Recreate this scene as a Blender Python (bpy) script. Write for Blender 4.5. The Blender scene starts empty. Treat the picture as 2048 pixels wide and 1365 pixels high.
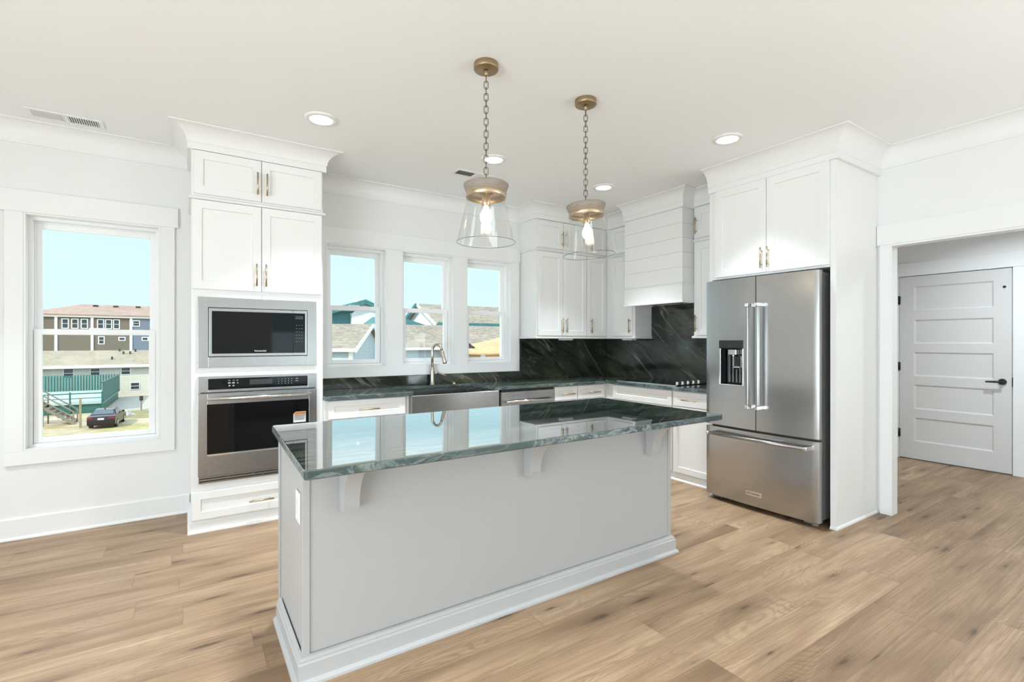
import bpy, bmesh, math, random
from mathutils import Vector, Matrix

random.seed(7)
C = bpy.context.scene.collection
R = math.radians
PI = math.pi

# ---------------------------------------------------------------- camera, world, sun, exposure
SC = bpy.context.scene
SC.view_settings.view_transform = 'Standard'
SC.view_settings.look = 'None'
SC.view_settings.exposure = 0.52
SC.view_settings.gamma = 1.0
SC.view_settings.use_curve_mapping = False

cam_d = bpy.data.cameras.new('camera')
cam_d.sensor_width = 36.0
cam_d.lens = 984.0 / 2048.0 * 36.0
cam_d.shift_y = 1.5 / 2048.0
cam_d.clip_start = 0.05
cam_d.clip_end = 500
cam = bpy.data.objects.new('camera', cam_d)
C.objects.link(cam)
cam.location = (0, 0, 1.30)
cam.rotation_euler = (R(90), 0, R(-33.4))
SC.camera = cam

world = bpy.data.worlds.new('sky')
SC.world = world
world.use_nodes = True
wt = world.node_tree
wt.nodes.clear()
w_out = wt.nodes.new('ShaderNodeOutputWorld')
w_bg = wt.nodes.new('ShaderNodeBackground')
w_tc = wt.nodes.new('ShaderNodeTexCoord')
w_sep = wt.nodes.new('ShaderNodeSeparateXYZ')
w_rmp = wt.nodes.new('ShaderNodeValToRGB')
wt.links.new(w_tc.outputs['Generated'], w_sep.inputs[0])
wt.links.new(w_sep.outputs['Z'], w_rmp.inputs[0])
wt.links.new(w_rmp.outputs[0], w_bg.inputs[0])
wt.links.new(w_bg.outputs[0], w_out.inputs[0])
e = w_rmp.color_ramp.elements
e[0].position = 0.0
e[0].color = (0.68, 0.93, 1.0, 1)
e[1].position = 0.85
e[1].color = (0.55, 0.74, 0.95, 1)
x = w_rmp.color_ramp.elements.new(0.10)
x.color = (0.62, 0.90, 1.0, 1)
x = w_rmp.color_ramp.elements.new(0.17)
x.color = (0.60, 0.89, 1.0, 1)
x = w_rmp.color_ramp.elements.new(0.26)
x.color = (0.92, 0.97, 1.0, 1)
w_map = wt.nodes.new('ShaderNodeMapRange')       # added brightness above the horizon band, whitens reflections and lights window recesses
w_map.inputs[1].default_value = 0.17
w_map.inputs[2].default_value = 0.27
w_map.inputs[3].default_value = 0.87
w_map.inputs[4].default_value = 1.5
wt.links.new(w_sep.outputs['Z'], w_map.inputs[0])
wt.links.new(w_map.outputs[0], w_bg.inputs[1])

sun_d = bpy.data.lights.new('sun', 'SUN')
sun_d.energy = 2.5
sun_d.angle = R(0.6)
sun_d.color = (1.0, 0.93, 0.80)
sun = bpy.data.objects.new('sun', sun_d)
C.objects.link(sun)
sun.rotation_euler = Vector((0.62, 0.42, -0.66)).to_track_quat('-Z', 'Y').to_euler()

CAN_POWER = 9.5
BULB_POWER = 0.55

# added fill lamps outside unseen openings, tilted up to lift the ceiling
def daylight_fill(x, y, z, w, h, rot, power):
    ld = bpy.data.lights.new('daylight_fill', 'AREA'); ld.shape = 'RECTANGLE'; ld.size = w; ld.size_y = h
    ld.energy = power; ld.color = (0.80, 0.90, 1.0)
    o = bpy.data.objects.new('daylight_fill', ld); C.objects.link(o)
    o.location = (x, y, z); o.rotation_euler = rot
daylight_fill(-3.60, -0.9, 1.00, 4.2, 2.0, (R(122), 0, R(-90)), 200.0)
daylight_fill(2.5, -5.40, 0.90, 1.8, 2.0, (R(140), 0, 0), 20.0)
daylight_fill(-1.75, -5.40, 1.15, 1.4, 1.6, (R(130), 0, 0), 10.0)
daylight_fill(4.85, -2.6, 1.00, 3.4, 2.0, (R(145), 0, R(90)), 120.0)

# ---------------------------------------------------------------- mesh helper
class MB:
    def __init__(s):
        s.v = []; s.f = []; s.sm = []
    def add(s, verts, faces, smooth=False, M=None):
        o = len(s.v)
        for p in verts:
            p = Vector(p)
            s.v.append(tuple(M @ p) if M else tuple(p))
        for f in faces:
            s.f.append(tuple(i + o for i in f)); s.sm.append(smooth)
        return s
    def box(s, x0, x1, y0, y1, z0, z1, M=None):
        if x0 > x1: x0, x1 = x1, x0
        if y0 > y1: y0, y1 = y1, y0
        if z0 > z1: z0, z1 = z1, z0
        v = [(x0,y0,z0),(x1,y0,z0),(x1,y1,z0),(x0,y1,z0),(x0,y0,z1),(x1,y0,z1),(x1,y1,z1),(x0,y1,z1)]
        f = [(0,3,2,1),(4,5,6,7),(0,1,5,4),(1,2,6,5),(2,3,7,6),(3,0,4,7)]
        return s.add(v, f, False, M)
    def abox(s, ax, u0, u1, p0, p1, z0, z1):
        """ax 'Y': a box on the window wall (u = x, p = y); ax 'X': on the right wall (u = y, p = x)."""
        return s.box(u0, u1, p0, p1, z0, z1) if ax == 'Y' else s.box(p0, p1, u0, u1, z0, z1)
    def prism(s, poly, d0, d1, axis='z', M=None, smooth=False):
        """polygon extruded along an axis; for x: poly is (y,z); y: (x,z); z: (x,y)"""
        def mk(a, b, d):
            return (d, a, b) if axis == 'x' else ((a, d, b) if axis == 'y' else (a, b, d))
        n = len(poly)
        v = [mk(a, b, d0) for a, b in poly] + [mk(a, b, d1) for a, b in poly]
        f = [tuple(range(n))[::-1], tuple(range(n, 2*n))]
        s.add(v, f, False, M)
        o = len(s.v) - 2*n
        for i in range(n):
            j = (i + 1) % n
            s.f.append((o+i, o+j, o+n+j, o+n+i)); s.sm.append(smooth)
        return s
    def lathe(s, prof, cx, cy, n=32, M=None, smooth=True):
        """profile of (r, z), open list; ends with r = 0 close themselves"""
        o = len(s.v)
        idx = []
        for r, z in prof:
            if r < 1e-6:
                p = Vector((cx, cy, z)); s.v.append(tuple(M @ p) if M else tuple(p))
                idx.append([len(s.v)-1]*n)
            else:
                row = []
                for k in range(n):
                    a = 2*PI*k/n
                    p = Vector((cx + r*math.cos(a), cy + r*math.sin(a), z))
                    s.v.append(tuple(M @ p) if M else tuple(p)); row.append(len(s.v)-1)
                idx.append(row)
        for a, b in zip(idx, idx[1:]):
            for k in range(n):
                j = (k+1) % n
                q = [a[k], a[j], b[j], b[k]]
                u = []
                for t in q:
                    if t not in u: u.append(t)
                if len(u) >= 3:
                    s.f.append(tuple(u)); s.sm.append(smooth)
        return s
    def tube(s, pts, r, n=12, caps=True, closed=False, smooth=True, flat=1.0):
        pts = [Vector(p) for p in pts]
        m = len(pts)
        rs = r if isinstance(r, (list, tuple)) else [r]*m
        o = len(s.v)
        prev = None
        for i, p in enumerate(pts):
            if closed:
                t = pts[(i+1) % m] - pts[i-1]
            else:
                t = pts[min(i+1, m-1)] - pts[max(i-1, 0)]
            t.normalize()
            if prev is None:
                a = Vector((0,0,1)) if abs(t.z) < 0.9 else Vector((1,0,0))
                nx = t.cross(a).normalized()
            else:
                nx = (prev - t*prev.dot(t)).normalized()
            prev = nx
            ny = t.cross(nx)
            for k in range(n):
                an = 2*PI*k/n
                s.v.append(tuple(p + nx*(rs[i]*math.cos(an)) + ny*(rs[i]*flat*math.sin(an))))
        rng = m if closed else m-1
        for i in range(rng):
            i2 = (i+1) % m
            for k in range(n):
                j = (k+1) % n
                s.f.append((o+i*n+k, o+i*n+j, o+i2*n+j, o+i2*n+k)); s.sm.append(smooth)
        if caps and not closed:
            s.f.append(tuple(o+k for k in range(n))[::-1]); s.sm.append(False)
            s.f.append(tuple(o+(m-1)*n+k for k in range(n))); s.sm.append(False)
        return s
    def sweep(s, path, prof, side=1, closed=False, d0=None, d1=None):
        """profile (d, z) swept along a plan polyline; d goes to the left (side=1) of travel; mitred corners.
        d0 / d1 give other cut directions at the two ends."""
        P = [Vector((p[0], p[1])) for p in path]
        m = len(P)
        nr = []
        for i in range(m - (0 if closed else 1)):
            t = (P[(i+1) % m] - P[i]).normalized()
            nr.append(Vector((-t.y, t.x))*side)
        dirs = []
        for i in range(m):
            if closed: a, b = nr[i-1], nr[i]
            elif i == 0: a = b = nr[0]
            elif i == m-1: a = b = nr[-1]
            else: a, b = nr[i-1], nr[i]
            q = (a + b)
            q = q/(1 + a.dot(b))
            dirs.append(q)
        if d0: dirs[0] = Vector(d0)
        if d1: dirs[-1] = Vector(d1)
        k = len(prof); o = len(s.v)
        for p, q in zip(P, dirs):
            for d, z in prof:
                w = p + q*d
                s.v.append((w.x, w.y, z))
        for i in range(m if closed else m-1):
            i2 = (i+1) % m
            for j in range(k):
                j2 = (j+1) % k
                s.f.append((o+i*k+j, o+i2*k+j, o+i2*k+j2, o+i*k+j2)); s.sm.append(False)
        if not closed:
            s.f.append(tuple(o+j for j in range(k))); s.sm.append(False)
            s.f.append(tuple(o+(m-1)*k+j for j in range(k))[::-1]); s.sm.append(False)
        return s
    def build(s, name, mat, parent=None, bevel=0.0, local=False, seg=2, recalc=True):
        me = bpy.data.meshes.new(name)
        off = Vector((0,0,0))
        loc = Vector((0,0,0))
        if parent is not None:
            if not local:
                q = parent
                while q is not None:
                    off += q.location; q = q.parent
        elif not local:
            xs = [p[0] for p in s.v]; ys = [p[1] for p in s.v]; zs = [p[2] for p in s.v]
            loc = Vector(((min(xs)+max(xs))/2, (min(ys)+max(ys))/2, min(zs)))
            off = loc
        me.from_pydata([(p[0]-off.x, p[1]-off.y, p[2]-off.z) for p in s.v], [], s.f)
        for p, sm in zip(me.polygons, s.sm): p.use_smooth = sm
        if recalc:
            bm = bmesh.new(); bm.from_mesh(me)
            bmesh.ops.recalc_face_normals(bm, faces=bm.faces[:])
            bm.to_mesh(me); bm.free()
        me.update()
        o = bpy.data.objects.new(name, me)
        C.objects.link(o)
        if parent is not None: o.parent = parent
        else: o.location = loc
        if mat: me.materials.append(mat)
        if bevel:
            b = o.modifiers.new('bevel', 'BEVEL')
            b.width = bevel; b.segments = seg; b.limit_method = 'ANGLE'; b.angle_limit = R(35)
            b.harden_normals = False
        return o

def thing(name, label, cat, loc=(0,0,0), rotz=0.0, group=None):
    o = bpy.data.objects.new(name, None)
    C.objects.link(o)
    o.location = loc
    o.rotation_euler = (0, 0, rotz)
    o.empty_display_size = 0.05
    return tag(o, label, cat, group)

def tag(o, label, cat, group=None):
    o['label'] = label; o['category'] = cat
    if group: o['group'] = group
    return o

def struct(o, label=None):
    o['kind'] = 'structure'
    if label: o['label'] = label
    return o

# ---------------------------------------------------------------- materials
class NT:
    def __init__(s, name):
        s.m = bpy.data.materials.new(name)
        s.m.use_nodes = True
        s.t = s.m.node_tree
        s.t.nodes.clear()
        s.out = s.t.nodes.new('ShaderNodeOutputMaterial')
    def n(s, typ, **kw):
        nd = s.t.nodes.new('ShaderNode' + typ)
        for k, v in kw.items():
            if k == 'i':
                for a, b in v.items():
                    if isinstance(b, bpy.types.NodeSocket): s.t.links.new(b, nd.inputs[a])
                    else:
                        cur = nd.inputs[a]
                        if cur.type == 'RGBA' and len(b) == 3: b = (*b, 1)
                        cur.default_value = b
            else: setattr(nd, k, v)
        return nd
    def math(s, op, a, b=0.0, c=None, clamp=False):
        nd = s.t.nodes.new('ShaderNodeMath'); nd.operation = op; nd.use_clamp = clamp
        for i, v in enumerate((a, b) if c is None else (a, b, c)):
            if isinstance(v, bpy.types.NodeSocket): s.t.links.new(v, nd.inputs[i])
            else: nd.inputs[i].default_value = v
        return nd.outputs[0]
    def ramp(s, fac, stops, interp='LINEAR'):
        nd = s.t.nodes.new('ShaderNodeValToRGB')
        s.t.links.new(fac, nd.inputs[0])
        cr = nd.color_ramp; cr.interpolation = interp
        while len(cr.elements) > 1: cr.elements.remove(cr.elements[-1])
        for i, (p, c) in enumerate(stops):
            el = cr.elements[0] if i == 0 else cr.elements.new(p)
            el.position = p
            if not isinstance(c, (tuple, list)): c = (c, c, c)
            el.color = (*c[:3], 1)
        return nd.outputs[0]
    def mix(s, fac, a, b, mode='MIX'):
        nd = s.t.nodes.new('ShaderNodeMix'); nd.data_type = 'RGBA'; nd.blend_type = mode
        for k, v in ((0, fac), (6, a), (7, b)):
            if isinstance(v, bpy.types.NodeSocket): s.t.links.new(v, nd.inputs[k])
            elif k == 0: nd.inputs[0].default_value = v
            else: nd.inputs[k].default_value = (*v[:3], 1)
        return nd.outputs[2]
    def pos(s, scale=(1,1,1), rot=(0,0,0), loc=(0,0,0), obj=False):
        if obj: src = s.n('TexCoord').outputs['Object']
        else: src = s.n('NewGeometry').outputs['Position']
        mp = s.n('Mapping', i={'Scale': scale, 'Rotation': rot, 'Location': loc})
        s.t.links.new(src, mp.inputs[0])
        return mp.outputs[0]
    def noise(s, vec, scale, detail=4, rough=0.5, dist=0.0):
        return s.n('TexNoise', i={'Vector': vec, 'Scale': scale, 'Detail': detail, 'Roughness': rough, 'Distortion': dist}).outputs[0]
    def bsdf(s, **kw):
        b = s.n('BsdfPrincipled', i={k.replace('_', ' '): v for k, v in kw.items()})
        s.t.links.new(b.outputs[0], s.out.inputs[0])
        return b
    def bump(s, b, h, strength=0.1, dist=0.01):
        bp = s.n('Bump', i={'Height': h, 'Strength': strength, 'Distance': dist})
        s.t.links.new(bp.outputs[0], b.inputs['Normal'])

def plain(name, col, rough=0.5, metal=0.0, var=0.0, spec=0.5, scale=30, bump=0.0):
    t = NT(name)
    c = col
    nz = None
    if var or bump:
        nz = t.noise(t.pos(obj=True), scale, 4)
    if var:
        c = t.ramp(nz, [(0.3, tuple(k*(1-var) for k in col)), (0.7, tuple(min(1, k*(1+var)) for k in col))])
    b = t.bsdf(Base_Color=c if var else (*col, 1), Roughness=rough, Metallic=metal)
    b.inputs['Specular IOR Level'].default_value = spec
    if bump: t.bump(b, nz, bump, 0.002)
    return t.m

def emit(name, col, strength):
    t = NT(name)
    e = t.n('Emission', i={'Color': (*col, 1), 'Strength': strength})
    t.t.links.new(e.outputs[0], t.out.inputs[0])
    return t.m

M = {}
M['wall'] = plain('wall_paint', (0.83, 0.825, 0.815), 0.6, bump=0.03, scale=180)
M['ceiling'] = plain('ceiling_paint', (0.92, 0.925, 0.92), 0.8, bump=0.03, scale=150)
M['trim'] = plain('trim_paint', (0.85, 0.85, 0.84), 0.35, bump=0.01, scale=60)
M['cabinet'] = plain('cabinet_paint', (0.85, 0.847, 0.835), 0.32, bump=0.008, scale=50)
M['vinyl'] = plain('white_vinyl', (0.92, 0.92, 0.92), 0.3, bump=0.005)
M['island'] = plain('island_paint', (0.435, 0.43, 0.425), 0.38, bump=0.02, scale=90)
M['door'] = plain('door_paint', (0.68, 0.665, 0.65), 0.4, bump=0.01)
M['plastic'] = plain('white_plastic', (0.85, 0.85, 0.84), 0.3, bump=0.005)
M['black_metal'] = plain('black_metal', (0.012, 0.012, 0.012), 0.4, bump=0.01)
M['dark'] = plain('dark_plastic', (0.02, 0.02, 0.022), 0.35, bump=0.01)
M['grey_case'] = plain('grey_case', (0.17, 0.17, 0.165), 0.45, bump=0.01)
M['rubber'] = plain('rubber', (0.02, 0.02, 0.02), 0.7, bump=0.02)
M['black_glass'] = plain('black_glass', (0.005, 0.005, 0.006), 0.04, spec=0.22, bump=0.001)
M['display'] = plain('display_glass', (0.035, 0.035, 0.04), 0.08, bump=0.001)
M['print'] = plain('white_print', (0.75, 0.75, 0.75), 0.5, bump=0.005)
M['dark_print'] = plain('dark_print', (0.03, 0.03, 0.03), 0.5, bump=0.005)
M['orange_print'] = plain('orange_print', (0.75, 0.26, 0.06), 0.5, var=0.1)
M['chrome'] = plain('chrome', (0.80, 0.80, 0.80), 0.12, 1.0, bump=0.002)
M['cooking_glass'] = plain('cooking_glass', (0.004, 0.004, 0.005), 0.05, spec=0.5, bump=0.001)
M['void_shade'] = plain('vent_void_shade', (0.05, 0.05, 0.05), 0.8, bump=0.01)  # near-black colour standing in for shade behind slats and louvres
M['liner'] = plain('shade_liner', (0.78, 0.66, 0.58), 0.45, bump=0.01)

def brushed(name, col, rough, stretch):
    t = NT(name)
    nz = t.noise(t.pos(scale=stretch), 12, 6, 0.6)
    c = t.ramp(nz, [(0.3, tuple(k*0.985 for k in col)), (0.7, tuple(min(1, k*1.015) for k in col))])
    rg = t.ramp(nz, [(0.25, rough*0.97), (0.75, rough*1.03)])
    b = t.bsdf(Base_Color=c, Roughness=rg, Metallic=1.0)
    b.inputs['Anisotropic'].default_value = 0.5
    return t.m
M['steel'] = brushed('brushed_steel', (0.47, 0.467, 0.46), 0.25, (60, 60, 1.2))
M['steel_h'] = brushed('brushed_steel_across', (0.38, 0.378, 0.372), 0.27, (1.2, 1.2, 70))
M['brass'] = brushed('champagne_brass', (0.52, 0.41, 0.28), 0.33, (8, 8, 8))
M['nickel'] = brushed('brushed_nickel', (0.54, 0.49, 0.42), 0.30, (8, 8, 8))
M['bronze'] = brushed('aged_brass', (0.40, 0.30, 0.18), 0.40, (8, 8, 8))
M['chain'] = brushed('chain_bronze', (0.22, 0.18, 0.13), 0.40, (8, 8, 8))

def glass(name, tint, bumps=0.0, refl=1.0):
    t = NT(name)
    tr = t.n('BsdfTransparent', i={'Color': (*tint, 1)})
    gl = t.n('BsdfGlossy', i={'Color': (1, 1, 1, 1), 'Roughness': 0.01})
    bf = t.n('NewGeometry').outputs['Backfacing']
    fr = t.n('Fresnel', i={'IOR': t.math('SUBTRACT', 1.5, t.math('MULTIPLY', bf, 1.5 - 1/1.5))})
    if bumps:
        nz = t.noise(t.pos(scale=(14, 14, 2.2), obj=True), 1.6, 2, 0.5)
        bp = t.n('Bump', i={'Height': nz, 'Strength': bumps, 'Distance': 0.01})
        t.t.links.new(bp.outputs[0], gl.inputs['Normal'])
        t.t.links.new(bp.outputs[0], fr.inputs['Normal'])
    f = t.math('MULTIPLY', fr.outputs[0], refl, clamp=True)
    mx = t.n('MixShader', i={0: f, 1: tr.outputs[0], 2: gl.outputs[0]})
    t.t.links.new(mx.outputs[0], t.out.inputs[0])
    return t.m
M['pane'] = glass('window_pane', (0.98, 1.0, 0.99), 0, 0.2)
M['shade'] = glass('clear_shade_glass', (0.97, 0.975, 0.97), 0.32, 0.6)
M['rim'] = glass('refraction_rim_tint', (0.42, 0.44, 0.43), 0, 1.0)  # grey tint stands in for dark refraction at the glass edge
M['bulb_glass'] = glass('bulb_glass', (1.0, 0.97, 0.9), 0, 0.6)
M['bulb'] = emit('bulb_glow', (1.0, 0.86, 0.66), 3.2)
M['lens'] = emit('led_lens', (1.0, 0.985, 0.95), 6.0)

def ridge(t, n, w):
    """thin bright line where a noise crosses one half"""
    return t.ramp(t.math('ABSOLUTE', t.math('SUBTRACT', n, 0.5)), [(0.0, 1.0), (w*0.35, 0.55), (w, 0.0)])

def wood_floor():
    t = NT('oak_plank_floor')
    W, L = 0.185, 1.42
    sp = t.n('SeparateXYZ'); t.t.links.new(t.n('NewGeometry').outputs['Position'], sp.inputs[0])
    X, Y = sp.outputs[0], sp.outputs[1]
    yr = t.math('DIVIDE', t.math('ADD', Y, 0.055), W)
    row = t.math('FLOOR', yr)
    fy = t.math('FRACT', yr)
    wn = t.n('TexWhiteNoise', noise_dimensions='1D', i={'W': row})
    xr = t.math('ADD', t.math('DIVIDE', X, L), t.math('MULTIPLY', wn.outputs[0], 7.3))
    col = t.math('FLOOR', xr)
    fx = t.math('FRACT', xr)
    idv = t.n('CombineXYZ', i={0: row, 1: col, 2: 3.7})
    w2 = t.n('TexWhiteNoise', noise_dimensions='3D', i={'Vector': idv.outputs[0]})
    rid = w2.outputs[0]
    rz = t.math('MULTIPLY', rid, 37.0)
    gv = lambda sx, sy: t.n('CombineXYZ', i={0: t.math('MULTIPLY', X, sx), 1: t.math('MULTIPLY', Y, sy), 2: rz}).outputs[0]
    broad = t.noise(gv(0.9, 6.0), 1.2, 3, 0.5, 0.6)
    fine = t.noise(gv(1.7, 140.0), 1.0, 5, 0.7, 0.2)
    crk = t.noise(gv(1.0, 16.0), 1.0, 3, 0.5, 0.8)
    crm = t.noise(gv(1.3, 5.0), 1.3, 2)
    med = t.noise(gv(1.4, 20.0), 1.3, 5, 0.6, 1.2)
    # cathedral rings: bands of a slow noise
    slow = t.noise(gv(0.55, 4.2), 1.0, 2, 0.45, 0.4)
    # knots
    kv = t.n('CombineXYZ', i={0: t.math('ADD', t.math('MULTIPLY', X, 1.35), t.math('MULTIPLY', rid, 57.0)), 1: t.math('MULTIPLY', Y, 6.4)}).outputs[0]
    vo = t.n('TexVoronoi', voronoi_dimensions='2D', i={'Vector': kv, 'Scale': 1.0, 'Randomness': 1.0})
    vsel = t.n('SeparateColor'); t.t.links.new(vo.outputs['Color'], vsel.inputs[0])
    wob = t.math('MULTIPLY', t.math('SUBTRACT', t.noise(gv(5, 40), 1.0, 4, 0.65), 0.5), 0.26)
    kd = t.math('ADD', vo.outputs['Distance'], wob)
    kd = t.math('DIVIDE', kd, t.math('ADD', t.math('MULTIPLY', vsel.outputs[1], 0.9), 0.35))
    knot = t.ramp(kd, [(0.035, 1.0), (0.06, 0.66), (0.14, 0.34), (0.48, 0.0)])
    knot = t.math('MULTIPLY', knot, t.math('GREATER_THAN', vsel.outputs[0], 0.34))
    bend = t.math('MULTIPLY', t.ramp(kd, [(0.0, 1.0), (0.25, 0.55), (0.75, 0.0)]), t.math('MULTIPLY', t.math('GREATER_THAN', vsel.outputs[0], 0.34), 22.0))
    rings = t.math('SINE', t.math('ADD', t.math('ADD', t.math('MULTIPLY', slow, 300.0), bend), t.math('MULTIPLY', fine, 3.0)))
    rings = t.math('MULTIPLY', t.math('ADD', rings, 1.0), 0.5)
    base = t.ramp(broad, [(0.26, (0.190, 0.112, 0.062)), (0.40, (0.320, 0.206, 0.120)), (0.54, (0.395, 0.263, 0.160)), (0.75, (0.480, 0.335, 0.213))])
    c = t.mix(t.math('MULTIPLY', t.ramp(med, [(0.34, 1.0), (0.52, 0.0)]), 0.42), base, (0.25, 0.155, 0.088))
    c = t.mix(t.math('MULTIPLY', t.math('MULTIPLY', t.ramp(rings, [(0.0, 0.0), (0.55, 0.05), (0.95, 1.0)]), t.ramp(crm, [(0.40, 0.15), (0.60, 1.0)])), 0.60), c, (0.26, 0.165, 0.095))
    c = t.mix(t.math('MULTIPLY', t.ramp(fine, [(0.40, 1.0), (0.54, 0.0)]), 0.38), c, (0.185, 0.115, 0.066))
    ck = t.math('MULTIPLY', ridge(t, crk, 0.018), t.ramp(crm, [(0.56, 0.0), (0.68, 1.0)]))
    c = t.mix(t.math('MULTIPLY', ck, 0.55), c, (0.16, 0.10, 0.06))
    tone = t.ramp(rid, [(0.0, (0.82, 0.80, 0.78)), (0.45, (0.97, 0.965, 0.96)), (1.0, (1.11, 1.13, 1.15))])
    c = t.mix(1.0, c, tone, 'MULTIPLY')
    c = t.mix(t.math('MULTIPLY', knot, 0.9), c, (0.085, 0.046, 0.024))
    ey = t.math('MULTIPLY', t.math('MINIMUM', fy, t.math('SUBTRACT', 1.0, fy)), W)
    ex = t.math('MULTIPLY', t.math('MINIMUM', fx, t.math('SUBTRACT', 1.0, fx)), L)
    ed = t.math('MINIMUM', ey, ex)
    seam = t.ramp(ed, [(0.0, 1.0), (0.0012, 0.7), (0.0028, 0.0)])
    c = t.mix(t.math('MULTIPLY', seam, 0.45), c, (0.16, 0.10, 0.06))
    b = t.bsdf(Base_Color=c, Roughness=t.ramp(fine, [(0.3, 0.52), (0.7, 0.40)]))
    b.inputs['Specular IOR Level'].default_value = 0.4
    h = t.math('SUBTRACT', t.math('MULTIPLY', fine, 0.3), seam)
    t.bump(b, h, 0.12, 0.002)
    return t.m
M['floor'] = wood_floor()

def stone_splash():
    t = NT('dark_green_quartzite')
    sp = t.n('SeparateXYZ'); t.t.links.new(t.n('NewGeometry').outputs['Position'], sp.inputs[0])
    h = t.math('SUBTRACT', sp.outputs[0], sp.outputs[1])      # runs on round the corner
    z = sp.outputs[2]
    def lay(ang, sa, sb, off):
        """coordinates along and across layers that dip to the right"""
        ca, sn = math.cos(ang), math.sin(ang)
        a = t.math('SUBTRACT', t.math('MULTIPLY', h, ca*sa), t.math('MULTIPLY', z, sn*sa))
        b = t.math('ADD', t.math('MULTIPLY', h, sn*sb), t.math('MULTIPLY', z, ca*sb))
        return t.n('CombineXYZ', i={0: a, 1: b, 2: off}).outputs[0]
    p0 = t.n('CombineXYZ', i={0: h, 1: z, 2: 0.3}).outputs[0]
    pv, pw, px = lay(0.62, 1.0, 3.4, 0.0), lay(0.75, 0.42, 2.4, 2.0), lay(0.45, 0.7, 3.6, 5.0)
    big = t.noise(p0, 1.5, 4, 0.55, 0.6)
    cl = t.noise(pv, 1.5, 9, 0.68, 0.8)
    c = t.ramp(cl, [(0.28, (0.009, 0.012, 0.010)), (0.45, (0.022, 0.026, 0.021)), (0.60, (0.052, 0.057, 0.045)), (0.78, (0.13, 0.135, 0.105))])
    g = t.ramp(big, [(0.35, (0.65, 0.68, 0.66)), (0.65, (1.25, 1.22, 1.0))])
    c = t.mix(1.0, c, g, 'MULTIPLY')
    v1 = ridge(t, t.noise(pw, 1.0, 4, 0.5, 0.25), 0.012)
    v2 = ridge(t, t.noise(px, 1.2, 6, 0.62, 0.4), 0.012)
    msk = t.ramp(t.noise(p0, 2.1, 3), [(0.42, 0.0), (0.60, 1.0)])
    msk2 = t.ramp(t.noise(p0, 3.3, 2), [(0.40, 0.1), (0.60, 1.0)])
    c = t.mix(t.math('MULTIPLY', t.math('MULTIPLY', v1, msk), 0.70), c, (0.34, 0.32, 0.25))
    c = t.mix(t.math('MULTIPLY', t.math('MULTIPLY', v2, msk2), 0.35), c, (0.26, 0.26, 0.21))
    b = t.bsdf(Base_Color=c, Roughness=0.07)
    b.inputs['Specular IOR Level'].default_value = 0.5
    return t.m

def stone_top(name, polish=1.75, coat=0.0, dim=1.0):
    t = NT(name)
    p1 = t.pos(scale=(0.55, 5.0, 3.0), rot=(0, 0, 0.10))
    p2 = t.pos(scale=(0.42, 3.2, 2.4), rot=(0, 0, 0.16), loc=(2.0, 0.4, 0))
    pe = t.pos(scale=(6.0, 6.0, 14.0), rot=(0, 0, 0))
    a = t.noise(p1, 1.5, 8, 0.62, 1.0)
    c = t.ramp(a, [(0.28, (0.014, 0.024, 0.024)), (0.48, (0.036, 0.056, 0.053)), (0.62, (0.080, 0.105, 0.095)), (0.80, (0.19, 0.21, 0.19))])
    big = t.noise(t.pos(), 0.8, 3)
    c = t.mix(1.0, c, (dim, dim, dim), 'MULTIPLY')
    c = t.mix(1.0, c, t.ramp(big, [(0.35, (0.8, 0.95, 1.1)), (0.68, (1.25, 1.1, 0.85))]), 'MULTIPLY')
    v1 = ridge(t, t.noise(p2, 1.3, 4, 0.55, 0.9), 0.014)
    v2 = ridge(t, t.noise(p1, 0.9, 4, 0.55, 0.6), 0.010)
    ve = t.math('MULTIPLY', ridge(t, t.noise(pe, 0.6, 6, 0.7, 1.2), 0.05), t.ramp(t.noise(t.pos(), 2.2, 2), [(0.42, 0.2), (0.58, 1.0)]))
    nz = t.n('SeparateXYZ'); t.t.links.new(t.n('NewGeometry').outputs['Normal'], nz.inputs[0])
    side = t.math('LESS_THAN', t.math('ABSOLUTE', nz.outputs[2]), 0.5)
    c = t.mix(t.math('MULTIPLY', v1, 0.50*dim), c, (0.38, 0.39, 0.34))
    c = t.mix(t.math('MULTIPLY', v2, 0.35), c, (0.34, 0.34, 0.27))
    # the sawn, honed edge shows the layers upright
    sc = t.mix(t.math('MULTIPLY', ve, 0.6), t.mix(0.5, c, (0.05, 0.085, 0.09)), (0.42, 0.46, 0.45))
    c = t.mix(side, c, sc)
    b = t.bsdf(Base_Color=c, Roughness=t.math('ADD', t.math('MULTIPLY', side, 0.25), 0.025))
    t.t.links.new(t.math('SUBTRACT', polish, t.math('MULTIPLY', side, polish-1.45)), b.inputs['IOR'])
    t.t.links.new(t.math('MULTIPLY', t.math('SUBTRACT', 1.0, side), coat), b.inputs['Coat Weight'])
    b.inputs['Coat Roughness'].default_value = 0.02
    return t.m
M['splash'] = stone_splash()
M['top'] = stone_top('green_quartzite_top', 1.7)
M['island_top'] = stone_top('polished_green_quartzite', 2.3, 0.7, 0.7)

def cap_wood():
    t = NT('driftwood')
    n = t.noise(t.pos(scale=(3, 3, 30), obj=True), 6, 5, 0.6, 0.6)
    c = t.ramp(n, [(0.3, (0.215, 0.175, 0.14)), (0.7, (0.37, 0.315, 0.265))])
    b = t.bsdf(Base_Color=c, Roughness=0.65)
    t.bump(b, n, 0.15, 0.003)
    return t.m
M['cap_wood'] = cap_wood()

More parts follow.
